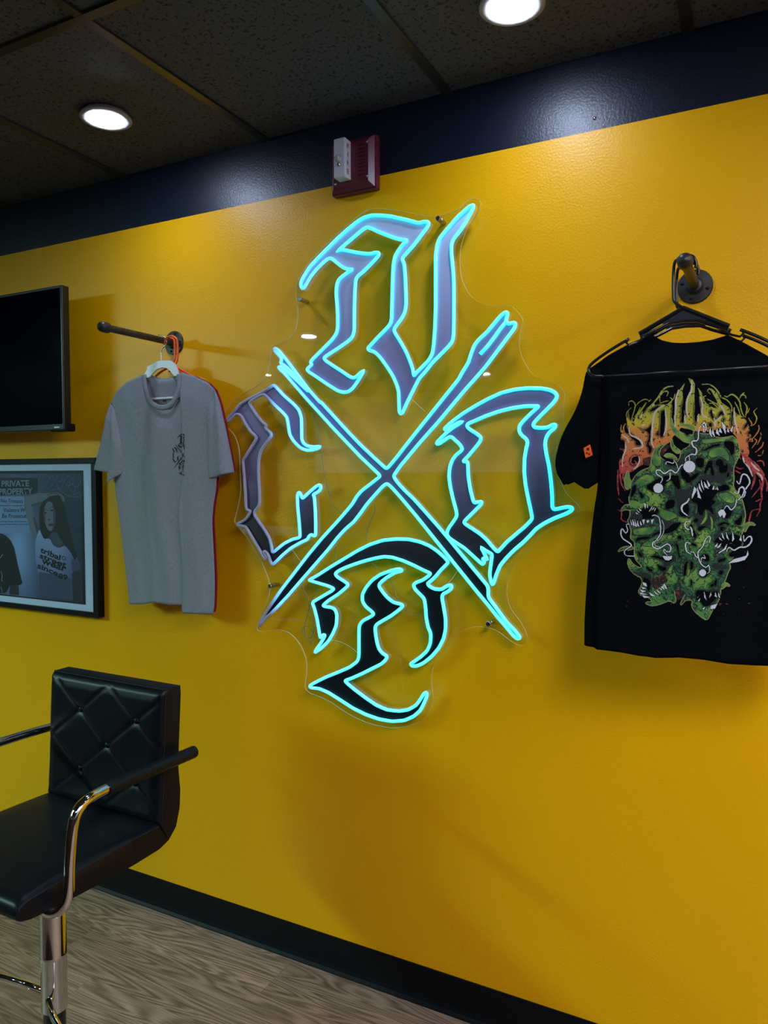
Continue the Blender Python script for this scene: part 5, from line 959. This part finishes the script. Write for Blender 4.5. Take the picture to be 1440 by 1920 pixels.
for k, ch in enumerate('FIRE'):
    zc = 2.388 - k * 0.0225
    wd = 0.004 if ch == 'I' else 0.011
    text_mesh(ch, None, 0, M_FILLINK, strobe, 0.02, mapf=lambda u, v, zc=zc, wd=wd: np.c_[np.full(len(u), sx1 + 0.0004), sy + 0.0165 - wd / 2 + u * wd, zc - 0.006 + v * 0.013])

# ------------------------------------------------------------------ bar stool
st = thing('bar_stool', 'black tufted bar stool with chrome arms and pedestal at the lower left', 'stool', (-1.519, -0.675, 0.0))
SXL, SXR, SXC = -1.722, -1.315, -1.5185
def path_at(P, n): return resample(P, n)
backF = [(-0.4995, 0.957), (-0.506, 0.945), (-0.512, 0.85), (-0.518, 0.72), (-0.524, 0.645), (-0.526, 0.633)]
backO = [(-0.4445, 0.957), (-0.443, 0.935), (-0.452, 0.81), (-0.455, 0.75), (-0.449, 0.69), (-0.452, 0.645), (-0.466, 0.601), (-0.492, 0.578)]
seatF = [(-0.526, 0.633), (-0.56, 0.634), (-0.66, 0.636), (-0.80, 0.636), (-0.89, 0.633), (-0.910, 0.626), (-0.915, 0.606)]
seatO = [(-0.492, 0.578), (-0.522, 0.569), (-0.60, 0.568), (-0.70, 0.572), (-0.80, 0.578), (-0.88, 0.585), (-0.905, 0.592), (-0.913, 0.598)]
tuft = [(-1.598, 0.873), (-1.398, 0.873), (-1.498, 0.796), (-1.595, 0.720), (-1.398, 0.716)]
def crease(x, z):
    """distance to the nearest stitched diagonal of the diamond tufting"""
    a = (x + 1.498) / 0.100; b = (z - 0.796) / 0.077
    p, q = (a + b) / 2, (a - b) / 2
    f = lambda t: abs(t - round(t))
    return min(f(p), f(q)) * 0.11
def cushion(F, O, ns, nx, tufted):
    Fp, Op = path_at(F, ns), path_at(O, ns); mb = MB(); front = []; outer = []
    for i in range(ns):
        fr, orr = [], []
        for j in range(nx):
            x = SXL + (SXR - SXL) * j / (nx - 1); e = min(x - SXL, SXR - x); rnd = 0.006 * max(0, 1 - e / 0.012) ** 2
            y, z = Fp[i]; yo, zo = Op[i]
            if tufted:
                edge = min(1, e / 0.03, (0.957 - z) / 0.03, (z - 0.633) / 0.02 + 0.1)
                puff = 0.010 * max(0, edge) ** 0.5
                dc = crease(x, z); puff -= 0.0032 * math.exp(-(dc / 0.0042) ** 2) * min(1, max(0, edge))
                for bx, bz in tuft: puff -= 0.0035 * math.exp(-((x - bx) ** 2 + (z - bz) ** 2) / 0.014 ** 2)
                y -= puff - 0.004; y += rnd
            else:
                edge = min(1, e / 0.05); z += 0.006 * max(0, edge) ** 0.5 * math.sin(math.pi * min(1, i / (ns - 1))) - rnd
                if i > 2:
                    for k_, (cy, am) in enumerate(((-0.575, 0.0028), (-0.598, 0.0022))):
                        z += am * math.exp(-((y - cy - 0.03 * (x - SXC)) / 0.006) ** 2) * math.exp(-((x + 1.60) / 0.06) ** 2)
            fr.append((x, y, z)); orr.append((x, yo, zo))
        front.append(fr); outer.append(orr)
    mb.grid(front); mb.grid([r[::-1] for r in outer])
    for j in (0, nx - 1): mb.grid([[front[i][j], tuple(np.array(front[i][j]) * 0.5 + np.array(outer[i][j]) * 0.5), outer[i][j]] for i in range(ns)])
    mb.grid([front[0], outer[0]]); mb.grid([front[-1], outer[-1]])
    return mb, front
mb, fr = cushion(backF, backO, 90, 80, True)
backrest = sh(mb.build('backrest', M_LEATHER, st, weld=True), 50)
def seam(rows, parent, cols):
    for j, off in cols:
        MB().sweep([(rows[i][j][0] + off, rows[i][j][1], rows[i][j][2]) for i in range(0, len(rows), 2)], 0.0014, 6).build('stitched_seam', M_SEAM, parent, smooth=True)
seam(fr, backrest, [(0, 0), (-1, 0)])
MB().sweep([(p[0], p[1] - 0.0005, p[2] + 0.0005) for p in fr[0][::2] + [fr[0][-1]]], 0.0014, 6).build('stitched_seam', M_SEAM, backrest, smooth=True)
for bx, bz in tuft:
    yb = -0.510 - 0.0 - (0.957 - bz) * 0.05
    i = int(np.argmin([abs(r[0][2] - bz) for r in fr])); j = int((bx - SXL) / (SXR - SXL) * 79); yb = fr[i][j][1]
    MB().lathe([(0.0, 0.0065), (0.004, 0.006), (0.0075, 0.0035), (0.0085, 0.0), (0.0075, -0.004)], (bx, yb, bz), 'Y', 16).build('button', M_LEATHER, backrest, smooth=True)
mb, fr = cushion(seatF, seatO, 50, 50, False)
seat = sh(mb.build('seat', M_LEATHER, st, weld=True), 50)
seam(fr, seat, [(0, 0), (-1, 0)])
def arm(s, sleeve):
    ax = SXC + s * 0.2385
    P = [(SXC + s * 0.08, -0.80, 0.565), (SXC + s * 0.185, -0.83, 0.568), (ax - s * 0.012, -0.825, 0.585), (ax, -0.820, 0.615), (ax, -0.815, 0.68), (ax, -0.806, 0.748), (ax, -0.796, 0.776), (ax, -0.775, 0.792), (ax, -0.735, 0.7985), (ax, -0.66, 0.798), (ax, -0.55, 0.795), (ax, -0.455, 0.790), (ax - s * 0.0, -0.44, 0.7895)]
    Q = []
    for i in range(len(P) - 1):
        g = lambda j: np.array(P[max(0, min(len(P) - 1, j))])
        for t in np.arange(5) / 5:
            p0, p1, p2, p3 = g(i - 1), g(i), g(i + 1), g(i + 2)
            Q.append(tuple(0.5 * ((2 * p1) + (p2 - p0) * t + (2 * p0 - 5 * p1 + 4 * p2 - p3) * t * t + (3 * p1 - p0 - 3 * p2 + p3) * t ** 3)))
    Q.append(P[-1])
    a = MB().sweep(Q, 0.0115, 16).build('armrest', M_CHROME, st, smooth=True)
    if sleeve:
        sl = MB().sweep([(ax, y, 0.7985 - (y + 0.715) * 0.032) for y in np.linspace(-0.715, -0.436, 40)], [0.0148, 0.0158] + [0.0154 + 0.00035 * math.sin(2.1 * q) for q in range(36)] + [0.0158, 0.0150], 18).build('armrest_sleeve', M_LEATHER, a); sh(sl, 50)
    return a
arm(1, True); arm(-1, False)
CY = -0.672
MB().box(SXC - 0.09, SXC + 0.09, CY - 0.11, CY + 0.09, 0.553, 0.570).build('seat_plate', M_STEEL, st, bevel=0.003)
col = MB().lathe([(0.030, 0.553), (0.030, 0.335), (0.0308, 0.333), (0.0308, 0.325), (0.030, 0.323), (0.030, 0.196), (0.0275, 0.195)], (SXC, CY, 0), n=32).build('column', M_CHROME, st); sh(col, 30)
MB().lathe([(0.0255, 0.20), (0.0255, 0.03)], (SXC, CY, 0), n=28).build('gas_cylinder', M_BLACKPLASTIC, st, smooth=True)
bs = MB().lathe([(0.0, 0.05), (0.028, 0.048), (0.045, 0.030), (0.10, 0.018), (0.185, 0.010), (0.195, 0.006), (0.197, 0.0), (0.0, 0.0)], (SXC, CY, 0), n=48).build('base', M_CHROME, st); sh(bs, 40)
fz = 0.222
ft = [(SXC + 0.012, CY - 0.027, fz + 0.012), (SXC + 0.06, CY - 0.048, fz - 0.004), (SXC + 0.16, CY - 0.085, fz - 0.008), (SXC + 0.185, CY - 0.12, fz - 0.008), (SXC + 0.165, CY - 0.20, fz - 0.008), (SXC + 0.05, CY - 0.245, fz - 0.008), (SXC - 0.06, CY - 0.235, fz - 0.004), (SXC - 0.20, CY - 0.18, fz + 0.004), (SXC - 0.235, CY - 0.10, fz + 0.008), (SXC - 0.20, CY - 0.025, fz + 0.010), (SXC - 0.10, CY - 0.012, fz + 0.010), (SXC - 0.027, CY - 0.006, fz + 0.010)]
MB().sweep(ft, 0.008, 12).build('footrest', M_CHROME, st, smooth=True)
